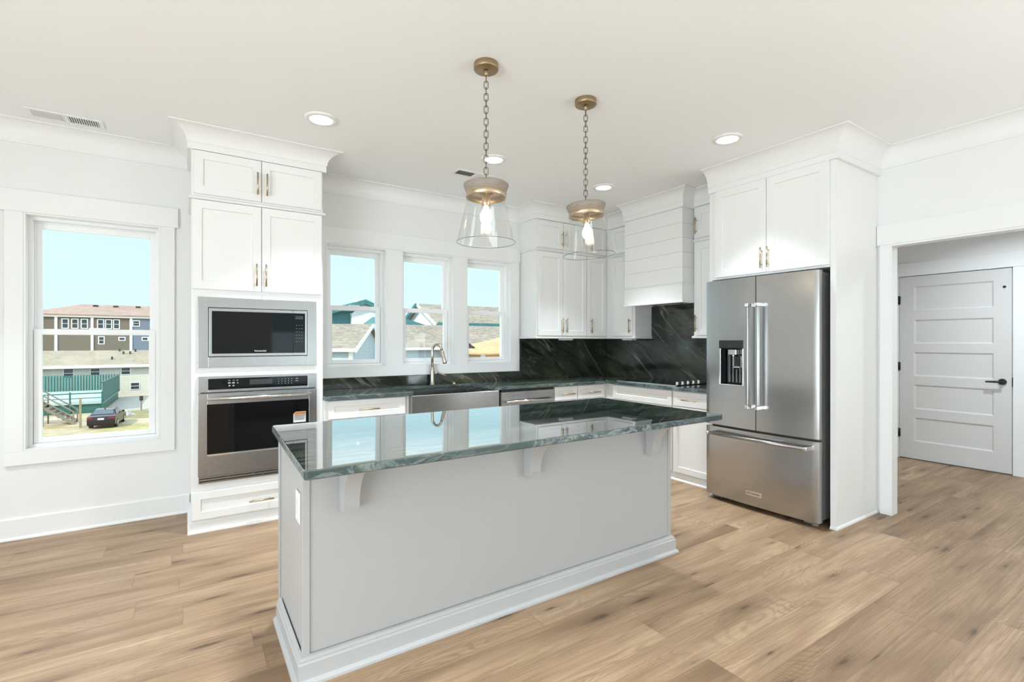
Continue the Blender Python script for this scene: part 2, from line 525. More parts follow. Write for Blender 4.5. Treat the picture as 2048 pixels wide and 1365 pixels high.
def siding(name, col, lap=0.18):
    t = NT(name)
    sp = t.n('SeparateXYZ'); t.t.links.new(t.n('NewGeometry').outputs['Position'], sp.inputs[0])
    fr = t.math('FRACT', t.math('DIVIDE', sp.outputs[2], lap))
    nz = t.noise(t.pos(), 3, 3)
    c = t.mix(1.0, (*col,), t.ramp(nz, [(0.3, 0.93), (0.7, 1.05)]), 'MULTIPLY')
    b = t.bsdf(Base_Color=c, Roughness=0.7)
    t.bump(b, t.math('SUBTRACT', 1.0, fr), 0.9, 0.03)
    return t.m
def shingle(name, c0, c1):
    t = NT(name)
    n1 = t.noise(t.pos(scale=(2.2, 2.2, 7)), 1.3, 5, 0.75, 0.5)
    sp = t.n('SeparateXYZ'); t.t.links.new(t.n('NewGeometry').outputs['Position'], sp.inputs[0])
    fr = t.math('FRACT', t.math('DIVIDE', sp.outputs[2], 0.085))
    n2 = t.noise(t.pos(), 0.5, 2)
    c = t.ramp(n1, [(0.33, c0), (0.66, c1)])
    c = t.mix(1.0, c, t.ramp(n2, [(0.3, 0.9), (0.7, 1.1)]), 'MULTIPLY')
    c = t.mix(1.0, c, t.ramp(fr, [(0.0, 0.78), (0.25, 1.0), (1.0, 1.05)]), 'MULTIPLY')
    t.bsdf(Base_Color=c, Roughness=0.9)
    return t.m
M['s_blue'] = siding('blue_grey_siding', (0.38, 0.47, 0.52))
M['s_teal'] = siding('teal_siding', (0.05, 0.20, 0.22))
M['s_white'] = siding('white_siding', (0.72, 0.75, 0.76), 0.22)
M['s_cream'] = siding('cream_siding', (0.62, 0.60, 0.52), 0.25)
M['s_brown'] = siding('brown_siding', (0.145, 0.12, 0.085), 0.25)
M['s_slate'] = siding('slate_siding', (0.15, 0.19, 0.25), 0.25)
M['s_tan'] = siding('tan_sheathing', (0.62, 0.42, 0.22), 1.2)
M['r_tan'] = shingle('tan_shingles', (0.17, 0.142, 0.108), (0.38, 0.33, 0.26))
M['r_brown'] = shingle('red_brown_shingles', (0.30, 0.20, 0.155), (0.42, 0.30, 0.24))
M['r_olive'] = shingle('olive_shingles', (0.26, 0.215, 0.15), (0.42, 0.36, 0.265))
M['r_teal'] = shingle('teal_roofing', (0.05, 0.16, 0.17), (0.08, 0.23, 0.24))
M['r_dark'] = shingle('dark_shingles', (0.02, 0.022, 0.025), (0.05, 0.05, 0.055))
M['r_ply'] = shingle('plywood_roof', (0.50, 0.32, 0.16), (0.62, 0.42, 0.23))
M['e_trim'] = plain('outdoor_trim', (0.78, 0.79, 0.78), 0.6, var=0.03)
M['e_glass'] = plain('outdoor_window', (0.03, 0.04, 0.045), 0.1, var=0.2)
M['e_wood'] = plain('weathered_wood', (0.26, 0.22, 0.17), 0.8, var=0.2, scale=4)
M['post_wood'] = plain('post_wood', (0.34, 0.27, 0.16), 0.8, var=0.15, scale=4)
M['deck_green'] = plain('deck_green', (0.025, 0.13, 0.115), 0.6, var=0.12, scale=3)
M['deck_pale'] = plain('deck_pale', (0.42, 0.55, 0.54), 0.6, var=0.1, scale=3)
M['concrete'] = plain('concrete', (0.46, 0.42, 0.36), 0.85, var=0.08, scale=1.5)
M['car_paint'] = plain('car_paint', (0.018, 0.014, 0.02), 0.18, 0.3, bump=0.002)
M['car_glass'] = plain('car_glass', (0.10, 0.12, 0.14), 0.08, bump=0.002)
M['tail'] = plain('tail_lamp', (0.22, 0.012, 0.02), 0.25, bump=0.002)
M['rock'] = plain('pale_rubble', (0.45, 0.43, 0.40), 0.9, var=0.3, scale=2)
def ground_mat():
    t = NT('sandy_ground')
    n1 = t.noise(t.pos(), 0.16, 5, 0.6, 0.4)
    n2 = t.noise(t.pos(), 1.7, 5, 0.7)
    c = t.ramp(n1, [(0.46, (0.55, 0.45, 0.31)), (0.58, (0.46, 0.38, 0.23)), (0.68, (0.32, 0.28, 0.11))])
    c = t.mix(1.0, c, t.ramp(n2, [(0.3, 0.78), (0.7, 1.15)]), 'MULTIPLY')
    t.bsdf(Base_Color=c, Roughness=0.95)
    return t.m
M['ground'] = ground_mat()

# ---------------------------------------------------------------- numbers of the room
CZ = 2.75            # ceiling
YW = 4.50            # window wall
XR = 4.40            # right wall
XL, YB = -3.2, -5.0  # left and rear walls (behind the camera)
HX, HY0, HY1 = 6.70, -0.6, 2.9   # hall

def wall(name, ax, u0, u1, p0, p1, z0, z1, holes, mat):
    mb = MB()
    us = sorted(set([u0, u1] + [h[0] for h in holes] + [h[1] for h in holes]))
    for a, b in zip(us, us[1:]):
        hs = sorted([h for h in holes if h[0] <= a + 1e-6 and h[1] >= b - 1e-6], key=lambda h: h[2])
        z = z0
        for h in hs:
            if h[2] > z + 1e-6: mb.abox(ax, a, b, p0, p1, z, h[2])
            z = h[3]
        if z < z1 - 1e-6: mb.abox(ax, a, b, p0, p1, z, z1)
    return struct(mb.build(name, mat))

WIN = {1: (-0.905, -0.168, 0.577, 2.157), 2: (1.008, 1.555, 1.068, 2.168), 3: (1.700, 2.255, 1.068, 2.168), 4: (2.395, 2.952, 1.068, 2.168)}
struct(MB().box(XL, HX+0.15, YB, YW, -0.12, 0.0).build('floor', M['floor']))
struct(MB().box(XL, HX+0.15, YB-0.2, YW+0.2, CZ, CZ+0.15).build('ceiling', M['ceiling']))
wall('wall_window', 'Y', XL, XR+0.1, YW, YW+0.20, 0, CZ, list(WIN.values()), M['wall'])
wall('wall_right', 'X', YB, YW, XR, XR+0.08, 0, CZ, [(-4.2, -1.0, 0.30, 2.25), (0.30, 1.514, 0.0, 2.03)], M['wall'])
wall('wall_left', 'X', YB, YW+0.2, XL-0.15, XL, 0, CZ, [(-3.0, 1.2, 0.30, 2.25)], M['wall'])
wall('wall_rear', 'Y', XL-0.15, XR+0.1, YB-0.20, YB, 0, CZ, [(-2.5, -1.0, 0.5, 2.15), (1.62, 3.4, 0.0, 2.1)], M['wall'])
wall('wall_hall', 'X', HY0, HY1, HX, HX+0.15, 0, CZ, [(1.315, 2.223, 0.0, 2.028)], M['wall'])
struct(MB().box(XR+0.08, HX+0.15, HY1, HY1+0.12, 0, CZ).build('wall_hall_end', M['wall']))
struct(MB().box(XR+0.08, HX+0.15, HY0-0.12, HY0, 0, CZ).build('wall_hall_near', M['wall']))

# ---------------------------------------------------------------- windows
def ring(mb, u0, u1, z0, z1, w, y0, y1, wt=None, wb=None):
    wt = wt or w; wb = wb or w
    mb.box(u0, u0+w, y0, y1, z0, z1); mb.box(u1-w, u1, y0, y1, z0, z1)
    mb.box(u0+w, u1-w, y0, y1, z1-wt, z1); mb.box(u0+w, u1-w, y0, y1, z0, z0+wb)
    return mb

def window(n, u0, u1, z0, z1, meet, label):
    t = bpy.data.objects.new('window_%d' % n, None); C.objects.link(t)
    t.location = ((u0+u1)/2, YW+0.1, z0)
    struct(t, label)
    # white jamb liner from the casing back to the frame
    mb = MB(); ring(mb, u0, u1, z0, z1, 0.012, YW-0.018, YW+0.05)
    mb.build('jamb', M['trim'], t, bevel=0.0015)
    mb = MB(); ring(mb, u0+0.0, u1-0.0, z0, z1, 0.032, YW+0.05, YW+0.17)
    ring(mb, u0+0.032, u1-0.032, z0+0.032, z1-0.032, 0.008, YW+0.10, YW+0.17)
    mb.build('frame', M['vinyl'], t, bevel=0.002)
    a0, a1 = u0+0.034, u1-0.034
    mb = MB(); ring(mb, a0, a1, meet-0.004, z1-0.034, 0.036, YW+0.112, YW+0.140, 0.045, 0.034)
    us = mb.build('upper_sash', M['vinyl'], t, bevel=0.002)
    MB().box(a0+0.036, a1-0.036, YW+0.124, YW+0.128, meet+0.030, z1-0.079).build('glass', M['pane'], us)
    mb = MB(); ring(mb, a0, a1, z0+0.033, meet+0.036, 0.040, YW+0.068, YW+0.102, 0.038, 0.034)
    mb.box((a0+a1)/2-0.05, (a0+a1)/2+0.05, YW+0.078, YW+0.100, meet+0.036, meet+0.046)
    ls = mb.build('lower_sash', M['vinyl'], t, bevel=0.002)
    MB().box(a0+0.040, a1-0.040, YW+0.082, YW+0.086, z0+0.067, meet-0.002).build('glass', M['pane'], ls)
    return t
window(1, *WIN[1], 1.352, 'tall white double hung window left of the oven tower, car seen outside')
window(2, *WIN[2], 1.592, 'white window over the worktop nearest the oven tower')
window(3, *WIN[3], 1.592, 'middle of the three white windows, behind the faucet')
window(4, *WIN[4], 1.592, 'white window over the worktop nearest the corner cabinets')

def rear_opening(n, u0, u1, z0, z1, bars):
    t = bpy.data.objects.new('window_%d' % n, None); C.objects.link(t)
    t.location = ((u0+u1)/2, YB-0.1, z0)
    struct(t, 'glazed opening in the rear wall behind the camera')
    mb = MB(); ring(mb, u0, u1, z0, z1, 0.06, YB-0.14, YB-0.06)
    for b in bars: mb.box(b-0.04, b+0.04, YB-0.14, YB-0.06, z0+0.06, z1-0.06)
    mb.build('frame', M['vinyl'], t)
    us = [u0+0.06] + [k for b in bars for k in (b-0.04, b+0.04)] + [u1-0.06]
    for i in range(0, len(us), 2):
        MB().box(us[i], us[i+1], YB-0.102, YB-0.098, z0+0.06, z1-0.06).build('glass', M['pane'], t)
rear_opening(5, -2.5, -1.0, 0.5, 2.15, [-1.75])
rear_opening(6, 1.62, 3.4, 0.0, 2.1, [2.5])

t_ = bpy.data.objects.new('window_7', None); C.objects.link(t_); t_.location = (XL-0.1, -0.9, 0.3)  # unseen opening added to let light in from the left
struct(t_, 'wide glazed opening added in the left wall for side light, out of view')
mb = MB()
for y in (-3.0, -1.62, -0.24, 1.14): mb.box(XL-0.13, XL-0.05, y, y+0.06, 0.30, 2.25)
for a, b in ((-2.94, -1.62), (-1.56, -0.24), (-0.18, 1.14)):
    mb.box(XL-0.13, XL-0.05, a, b, 0.30, 0.36); mb.box(XL-0.13, XL-0.05, a, b, 2.19, 2.25)
    MB().box(XL-0.092, XL-0.088, a, b, 0.36, 2.19).build('glass', M['pane'], t_)
mb.build('frame', M['vinyl'], t_)
t_ = bpy.data.objects.new('window_8', None); C.objects.link(t_); t_.location = (XR+0.05, -2.6, 0.3)  # unseen opening added so its lamp brightens the ceiling
struct(t_, 'wide glazed opening added in the right wall for ceiling light, out of view')
mb = MB()
for y in (-4.2, -2.63, -1.06): mb.box(XR+0.03, XR+0.09, y, y+0.06, 0.30, 2.25)
for a, b in ((-4.14, -2.63), (-2.57, -1.06)):
    mb.box(XR+0.03, XR+0.09, a, b, 0.30, 0.36); mb.box(XR+0.03, XR+0.09, a, b, 2.19, 2.25)
    MB().box(XR+0.058, XR+0.062, a, b, 0.36, 2.19).build('glass', M['pane'], t_)
mb.build('frame', M['vinyl'], t_)

# ---------------------------------------------------------------- trim
YF = YW - 0.02       # casing face on the window wall
t_ = struct(bpy.data.objects.new('trim_1', None), 'white casing round the tall window left of the oven tower'); C.objects.link(t_)
t_.location = (-0.54, YW, 0.48)
a, b, z0, z1 = WIN[1]
MB().box(a-0.112, b+0.109, YF-0.004, YW, z1, z1+0.145).build('head_casing', M['trim'], t_, bevel=0.0015)
MB().box(a-0.09, a, YF, YW, z0, z1).build('side_casing', M['trim'], t_, bevel=0.0015)
MB().box(b, b+0.087, YF, YW, z0, z1).build('side_casing', M['trim'], t_, bevel=0.0015)
MB().box(a-0.09, b+0.087, YF, YW, z0-0.09, z0).build('apron_casing', M['trim'], t_, bevel=0.0015)
t_ = struct(bpy.data.objects.new('trim_2', None), 'white casing round the three windows over the worktop'); C.objects.link(t_)
t_.location = (2.0, YW, 0.98)
MB().box(0.90, 3.066, YF-0.004, YW, 2.168, 2.312).build('head_casing', M['trim'], t_, bevel=0.0015)
MB().box(0.92, 3.050, YF, YW, 0.979, 1.068).build('apron_casing', M['trim'], t_, bevel=0.0015)
for a, b in ((0.92, 1.008), (1.555, 1.700), (2.255, 2.395), (2.952, 3.050)):
    MB().box(a, b, YF, YW, 1.068, 2.168).build('side_casing', M['trim'], t_, bevel=0.0015)
# wide cased opening to the hall
t_ = struct(bpy.data.objects.new('trim_3', None), 'white casing round the wide opening to the hall'); C.objects.link(t_)
t_.location = (XR, 0.9, 0)
MB().box(XR-0.024, XR, 0.17, 1.597, 2.028, 2.180).build('head_casing', M['trim'], t_, bevel=0.0015)
MB().box(XR-0.020, XR, 1.514, 1.580, 0, 2.028).build('side_casing', M['trim'], t_, bevel=0.0015)
MB().box(XR-0.020, XR, 0.20, 0.298, 0, 2.028).build('side_casing', M['trim'], t_, bevel=0.0015)
MB().box(XR-0.020, XR+0.083, 1.502, 1.514, 0, 2.028).build('jamb', M['trim'], t_, bevel=0.0015)
MB().box(XR-0.020, XR+0.083, 0.298, 0.312, 0, 2.028).build('jamb', M['trim'], t_, bevel=0.0015)
MB().box(XR-0.020, XR+0.083, 0.312, 1.502, 2.014, 2.028).build('jamb', M['trim'], t_, bevel=0.0015)
# hall door casing
t_ = struct(bpy.data.objects.new('trim_4', None), 'white casing round the hall door'); C.objects.link(t_)
t_.location = (HX, 1.77, 0)
MB().box(HX-0.024, HX, 1.20, 2.335, 2.028, 2.175).build('head_casing', M['trim'], t_, bevel=0.0015)
MB().box(HX-0.020, HX, 2.228, 2.318, 0, 2.028).build('side_casing', M['trim'], t_, bevel=0.0015)
MB().box(HX-0.020, HX, 1.218, 1.308, 0, 2.028).build('side_casing', M['trim'], t_, bevel=0.0015)
mb = MB()
for a, b, z0, z1 in ((1.3155, 1.34, 0.0, 2.0275), (2.20, 2.2225, 0.0, 2.0275), (1.34, 2.20, 2.0, 2.0275), (1.34, 2.20, 0.0, 0.02)): mb.box(HX+0.031, HX+0.06, a, b, z0, z1)
mb.build('door_stop', M['trim'], t_)
for i, (a, b) in enumerate(((2.335, HY1), (HY0, 1.218))):
    struct(MB().box(HX-0.014, HX, a, b, 0, 0.14).build('baseboard_hall%s' % ('' if i == 0 else '_near'), M['trim'], bevel=0.002))

def base_prof(h=0.14, t=0.014):
    return [(0,0),(0.026,0),(0.0255,0.008),(0.022,0.014),(t,0.018),(t,h-0.006),(t-0.005,h),(0,h)]
def cove(z0=2.612, z1=CZ, d=0.095, n=20, lip=0.008):
    """a cove crown: small lip at the wall, hollow sweep, lip at the ceiling"""
    p = [(0, z0), (0.010, z0), (0.012, z0+lip)]
    r0, r1 = 0.014, d-0.004
    for i in range(n+1):
        a = (PI/2)*i/n
        p.append((r1 - (r1-r0)*math.cos(a) if False else r0 + (r1-r0)*(1-math.cos(a)), z0+lip+0.004 + (z1-lip-(z0+lip+0.004))*math.sin(a)))
    p += [(d, z1-lip+0.001), (d, z1), (0, z1)]
    return p
struct(MB().sweep([(XL, YW), (0.012, YW)], base_prof(), side=-1).build('baseboard_window', M['trim']))
struct(MB().sweep([(XL, YB), (XL, YW)], base_prof(), side=-1).build('baseboard_left', M['trim']))
struct(MB().sweep([(XR, 0.20), (XR, YB)], base_prof(), side=-1).build('baseboard_right', M['trim']))
struct(MB().sweep([(XL, YW), (0.012, YW)], cove(), side=-1).build('trim_5', M['trim']), 'white crown moulding over the tall window')
struct(MB().sweep([(0.875, YW), (3.066, YW)], cove(), side=-1).build('trim_6', M['trim']), 'white crown moulding over the three windows')
struct(MB().sweep([(XR, 1.590), (XR, YB)], cove(2.605), side=-1).build('trim_7', M['trim']), 'white crown moulding over the hall opening')
struct(MB().sweep([(XL, YB), (XL, YW)], cove(), side=-1).build('trim_8', M['trim']), 'white crown moulding on the left wall')

# hall door: five panels
d_ = struct(bpy.data.objects.new('door_1', None), 'pale grey five panel hall door with black lever'); C.objects.link(d_)
d_.location = (HX, 1.77, 0)
mb = MB()
P0, P1 = 1.318, 2.220
ps = [(0.203,0.465),(0.560,0.828),(0.923,1.185),(1.280,1.541),(1.643,1.908)]
xf, xb = HX-0.010, HX+0.030
ya, yb = 1.446, 2.091
mb.box(xf, xb, P0, ya, 0.012, 2.022); mb.box(xf, xb, yb, P1, 0.012, 2.022)
zz = [0.012] + [k for p in ps for k in p] + [2.022]
for i in range(0, len(zz), 2): mb.box(xf, xb, ya, yb, zz[i], zz[i+1])
for z0, z1 in ps:
    o = 0.016; dx = 0.010
    v = [(xf,ya,z0),(xf,yb,z0),(xf,yb,z1),(xf,ya,z1),(xf+dx,ya+o,z0+o),(xf+dx,yb-o,z0+o),(xf+dx,yb-o,z1-o),(xf+dx,ya+o,z1-o)]
    mb.add(v, [(0,1,5,4),(1,2,6,5),(2,3,7,6),(3,0,4,7),(4,5,6,7)])
mb.build('leaf', M['door'], d_, recalc=False)
h_ = MB().tube([(xf,1.384,0.905),(xf-0.012,1.384,0.905)], 0.031, 24)
h_.tube([(xf-0.012,1.384,0.905),(xf-0.055,1.384,0.905)], 0.011, 14)
h_.tube([(xf-0.050,1.374,0.905),(xf-0.052,1.42,0.905),(xf-0.050,1.497,0.902)], [0.011,0.010,0.008], 12)
h_.build('lever_handle', M['black_metal'], d_)
MB().tube([(xf,1.369,1.84),(xf-0.006,1.369,1.84)], 0.012, 16).build('peephole', M['dark'], d_)
for z in (1.765, 1.026, 0.284):
    MB().box(xf-0.012, xf+0.004, 2.212, 2.232, z-0.045, z+0.045).tube([(xf-0.012,2.224,z-0.048),(xf-0.012,2.224,z+0.048)], 0.006, 10).build('hinge', M['black_metal'], d_)
MB().box(xf-0.003, xb, 1.309, 1.318, 0.86, 0.95).build('strike_plate', M['black_metal'], d_)

# ---------------------------------------------------------------- cabinet parts
def shaker(ax, u0, u1, z0, z1, face, parent, name='door', rail=0.055, mat=None, th=0.02):
    """door or drawer front with a sunk centre panel; face = plane of the cabinet body"""
    f, b = face - th, face - 0.0005
    ch, dp, sl = 0.0015, 0.009, 0.003
    def lp(i, p): return [(u0+i, p, z0+i), (u1-i, p, z0+i), (u1-i, p, z1-i), (u0+i, p, z1-i)]
    loops = [lp(0, b), lp(0, f+ch), lp(ch, f), lp(rail, f), lp(rail+sl, f+dp)]
    v = []
    for l in loops:
        for u, p, z in l: v.append((u, p, z) if ax == 'Y' else (p, u, z))
    fs = [(3,2,1,0)]
    for k in range(4):
        for i in range(4):
            j = (i+1) % 4
            fs.append((k*4+i, k*4+j, k*4+4+j, k*4+4+i))
    fs.append((16,17,18,19))
    return MB().add(v, fs).build(name, mat or M['cabinet'], parent)

def pull(ax, uc, zc, face, parent, along='z', length=0.158, mat=None, name='handle'):
    """round bar pull on two posts; face = front plane of the door"""
    mat = mat or M['brass']
    p = face - 0.030
    h = length/2
    def pt(u, q, z): return (u, q, z) if ax == 'Y' else (q, u, z)
    mb = MB()
    if along == 'z':
        mb.tube([pt(uc, p, zc-h), pt(uc, p, zc+h)], 0.0058, 12)
        for s in (-1, 1): mb.tube([pt(uc, face, zc+s*h*0.68), pt(uc, p, zc+s*h*0.68)], 0.0042, 10)
    else:
        mb.tube([pt(uc-h, p, zc), pt(uc+h, p, zc)], 0.0058, 12)
        for s in (-1, 1): mb.tube([pt(uc+s*h*0.68, face, zc), pt(uc+s*h*0.68, p, zc)], 0.0042, 10)
    return mb.build(name, mat, parent)

def ledge_prof(z0, d0=0.0):
    return [(d0, z0), (d0+0.014, z0), (d0+0.020, z0+0.006), (d0+0.020, z0+0.014), (d0+0.008, z0+0.022), (d0, z0+0.022)]
def crown_prof(z0=2.603, d=0.125):
    """flat frieze board with a deep cove on top"""
    p = [(0, z0), (0.022, z0), (0.022, z0+0.044), (0.026, z0+0.047)]
    n = 20
    za, zb = z0+0.050, CZ-0.010
    for i in range(n+1):
        a = (PI/2)*i/n
        p.append((0.027 + (d-0.031)*(1-math.cos(a)), za + (zb-za)*math.sin(a)))
    p += [(d, CZ-0.008), (d, CZ-0.0008), (0, CZ-0.0008)]
    return p

CW = M['cabinet']
# ---- oven tower
TW = thing('oven_tower_cabinet', 'tall white cabinet tower holding the microwave and wall oven', 'cabinet', (0.445, 4.2, 0))
TY = 3.97
mb = MB()
X0, X1 = 0.020, 0.870
ovz0, ovz1, mwz0, mwz1 = 0.330, 1.060, 1.122, 1.606
# carcass with two niches
mb.box(X0, X0+0.055, TY, YW-0.001, 0.0, 2.62); mb.box(X1-0.055, X1, TY, YW-0.001, 0.0, 2.62)
mb.box(X0+0.055, X1-0.055, TY, YW-0.001, 0.0, ovz0+0.01)
mb.box(X0+0.055, X1-0.055, TY, YW-0.001, ovz1-0.01, mwz0+0.01)
mb.box(X0+0.055, X1-0.055, TY, YW-0.001, mwz1-0.01, 2.62)
mb.box(X0+0.055, X1-0.055, YW-0.03, YW-0.001, 0.3, 1.7)
mb.build('carcass', CW, TW)
for (u0, u1, z0, z1, hu, hz, nm) in ((0.034,0.4435,2.308,2.600,0.418,2.428,'door'),(0.4475,0.858,2.308,2.600,0.479,2.428,'door'),
                              (0.026,0.4435,1.660,2.266,0.412,1.775,'door'),(0.4475,0.858,1.660,2.266,0.472,1.775,'door')):
    d = shaker('Y', u0, u1, z0, z1, TY, TW)
    pull('Y', hu, hz, TY-0.02, d)
d = shaker('Y', 0.024, 0.866, 0.090, 0.277, TY, TW, 'drawer_front', 0.05)
pull('Y', 0.443, 0.168, TY-0.02, d, 'u')
MB().sweep([(X0, YW-0.001), (X0, TY), (X1, TY), (X1, YW-0.001)], ledge_prof(2.271), side=-1).build('ledge_moulding', CW, TW)
MB().sweep([(X0, YW-0.001), (X0, TY), (X1, TY), (X1, YW-0.001)], crown_prof(), side=-1).build('crown', CW, TW)
MB().sweep([(X0, YW-0.001), (X0, TY), (X1, TY)], [(0,0),(0.022,0),(0.021,0.010),(0.015,0.017),(0.008,0.02),(0.008,0.068),(0.004,0.075),(0,0.075)], side=-1).build('base_moulding', CW, TW)

def lettering(txt, size, M4, mat, parent, name='lettering', depth=0.0006, sx=1.0):
    cu = bpy.data.curves.new(name, 'FONT')
    cu.body = txt; cu.size = size; cu.extrude = depth/2
    cu.align_x = 'CENTER'; cu.align_y = 'CENTER'
    cu.resolution_u = 3
    tmp = bpy.data.objects.new('tmp', cu)
    dg = bpy.context.evaluated_depsgraph_get()
    me = bpy.data.meshes.new_from_object(tmp.evaluated_get(dg) if False else tmp)
    bpy.data.objects.remove(tmp)
    off = Vector((0,0,0)); q = parent
    while q is not None: off += q.location; q = q.parent
    for v in me.vertices:
        c = Vector((v.co.x*sx, v.co.y, v.co.z))
        v.co = (M4 @ c) - off
    me.materials.clear(); me.materials.append(mat)
    o = bpy.data.objects.new(name, me); C.objects.link(o); o.parent = parent
    return o
def face_Y(x, y, z):   # text upright on a plane that looks to -Y
    return Matrix.Translation((x, y, z)) @ Matrix(((1,0,0,0),(0,0,-1,0),(0,1,0,0),(0,0,0,1)))
def face_X(x, y, z):   # on a plane that looks to -X : reads towards -Y
    return Matrix.Translation((x, y, z)) @ Matrix(((0,0,-1,0),(-1,0,0,0),(0,1,0,0),(0,0,0,1)))

# ---- microwave
MW = thing('built_in_microwave', 'stainless built-in microwave in its wide trim frame above the oven', 'microwave', (0.44, TY, 1.123))
a0, a1, z0, z1 = 0.058, 0.820, 1.1235, 1.606
fy = TY - 0.016
i0, i1, j0, j1 = 0.118, 0.757, 1.195, 1.536
mb = MB()
mb.box(a0, i0, fy, TY-0.001, z0, z1); mb.box(i1, a1, fy, TY-0.001, z0, z1)
mb.box(i0, i1, fy, TY-0.001, z0, j0); mb.box(i0, i1, fy, TY-0.001, j1, z1)
mb.build('trim_frame', M['steel_h'], MW, bevel=0.0015)
MB().box(i0+0.003, i1-0.003, TY, TY+0.36, j0+0.003, j1-0.003).build('oven_body', M['grey_case'], MW)
dr = MB()
g0, g1, k0, k1 = 0.139, 0.651, 1.218, 1.511
dx1 = 0.6535
dr.box(i0+0.004, g0, fy-0.006, TY, j0+0.004, j1-0.004)
dr.box(g0, dx1, fy-0.006, TY, k1, j1-0.004); dr.box(g0, dx1, fy-0.006, TY, j0+0.004, k0)
dr = dr.build('door', M['steel_h'], MW, bevel=0.001)
MB().box(g0, dx1-0.0005, fy-0.005, TY-0.004, k0, k1).build('door_glass', M['black_glass'], dr)
lettering('KitchenAid', 0.017, face_Y(0.437, fy-0.0054, 1.2345), M['print'], dr, 'lettering')
cp = MB().box(0.656, 0.738, fy-0.005, TY-0.004, k0, k1).build('control_panel', M['black_glass'], MW)
mb = MB()
mb.box(0.738, i1-0.004, fy-0.006, TY-0.002, j0+0.004, j1-0.004); mb.box(0.656, 0.738, fy-0.006, TY-0.002, k1, j1-0.004); mb.box(0.656, 0.738, fy-0.006, TY-0.002, j0+0.004, k0)
mb.build('panel_frame', M['steel_h'], MW, bevel=0.001)
MB().box(0.670, 0.724, fy-0.0056, fy-0.005, 1.468, 1.492).build('display', M['display'], cp)
for r in range(6):
    for c in range(3): MB().box(0.676+c*0.018, 0.684+c*0.018, fy-0.0055, fy-0.005, 1.300+r*0.024, 1.3035+r*0.024).build('key_mark', M['grey_case'], cp)

# ---- wall oven
OV = thing('wall_oven', 'stainless wall oven with black glass door below the microwave', 'oven', (0.44, TY, 0.331))
fy = TY - 0.020
mb = MB()
c0, c1, k0, k1 = 0.118, 0.757, 0.970, 1.044
mb.box(a0, c0, fy, TY-0.001, 0.952, 1.060); mb.box(c1, a1, fy, TY-0.001, 0.952, 1.060)
mb.box(c0, c1, fy, TY-0.001, 0.952, k0); mb.box(c0, c1, fy, TY-0.001, k1, 1.060)
mb.build('control_fascia', M['steel_h'], OV, bevel=0.0015)
MB().box(0.08, 0.81, TY, TY+0.40, 0.345, 1.045).build('oven_body', M['grey_case'], OV)
cg = MB().box(c0, c1, fy+0.001, TY-0.002, k0, k1).build('control_glass', M['black_glass'], OV)
MB().box(0.369, 0.515, fy+0.0004, fy+0.001, 0.995, 1.032).build('display', M['display'], cg)
def key_mark(a, b, z, h): MB().box(a, b, fy+0.0005, fy+0.001, z-h, z+h).build('key_mark', M['print'], cg)
for (u, z, w) in ((0.243,1.030,0.012),(0.270,1.030,0.010),(0.292,1.030,0.012),(0.243,1.015,0.016),(0.243,1.010,0.016),(0.268,1.015,0.018),(0.268,1.010,0.018),(0.294,1.014,0.006),(0.294,1.009,0.006),(0.244,0.996,0.011),(0.244,0.991,0.011),(0.268,0.996,0.011),(0.268,0.991,0.011)):
    key_mark(u-w/2, u+w/2, z, 0.0012)
for k in range(5):
    for z in (1.026, 1.010, 0.994): key_mark(0.555+k*0.022, 0.560+k*0.022, z, 0.001)
for z in (1.026, 1.010): key_mark(0.672, 0.690, z, 0.001)
g0, g1, k0, k1 = 0.111, 0.764, 0.530, 0.870
fy2 = TY - 0.030
dr = MB()
dr.box(a0, g0, fy2, TY-0.001, 0.382, 0.946); dr.box(g1, a1, fy2, TY-0.001, 0.382, 0.946)
dr.box(g0, g1, fy2, TY-0.001, k1, 0.946); dr.box(g0, g1, fy2, TY-0.001, 0.382, k0)
dr = dr.build('door', M['steel_h'], OV, bevel=0.0015)
MB().box(g0, g1, fy2+0.001, TY-0.002, k0, k1).build('door_glass', M['black_glass'], dr)
MB().box(g0, g1, fy2-0.002, fy2+0.001, k0-0.012, k0).build('glass_trim', M['chrome'], dr)
mb = MB().tube([(0.107, fy2-0.042, 0.911), (0.774, fy2-0.042, 0.911)], 0.0115, 18)
for u in (0.122, 0.759): mb.tube([(u, fy2, 0.911), (u, fy2-0.042, 0.911)], 0.009, 12)
mb.build('handle', M['chrome'], dr)
mb = MB()
for k in range(3): mb.box(a0+0.004, a1-0.004, TY-0.024+0.004*k, TY-0.001, 0.333+k*0.017, 0.344+k*0.017)
vg = mb.build('vent_grille', M['steel_h'], OV)
MB().box(a0+0.006, a1-0.006, TY-0.010, TY-0.0015, 0.336, 0.378).build('dark_gap_sheet', M['void_shade'], vg)  # dark sheet in place of the shaded gaps between slats
st = MB().prism([(0.655,0.700),(0.742,0.700),(0.742,0.779),(0.672,0.779),(0.655,0.764)], fy2-0.0006, fy2+0.0009, 'y').build('sticker', M['print'], dr)
st['label'] = 'white sticker with an orange band'
MB().prism([(0.658,0.757),(0.739,0.757),(0.739,0.776),(0.673,0.776),(0.658,0.763)], fy2-0.0010, fy2-0.0006, 'y').build('orange_band', M['orange_print'], st)
mb = MB()
for k in range(4): mb.box(0.662, 0.735-0.006*(k % 2), fy2-0.0010, fy2-0.0006, 0.748-0.010*k, 0.752-0.010*k)
mb.build('print_lines', M['dark_print'], st)

# ---------------------------------------------------------------- base cabinets
BY, BX = 3.95, 3.84          # body faces
ZT0, ZT = 0.848, 0.880       # worktop
def kick(mb_path, parent, side=-1):
    MB().sweep(mb_path, [(0,0),(0.018,0),(0.017,0.008),(0.012,0.014),(0.006,0.017),(0.006,0.070),(0,0.070)], side=side).build('toe_board', CW, parent)
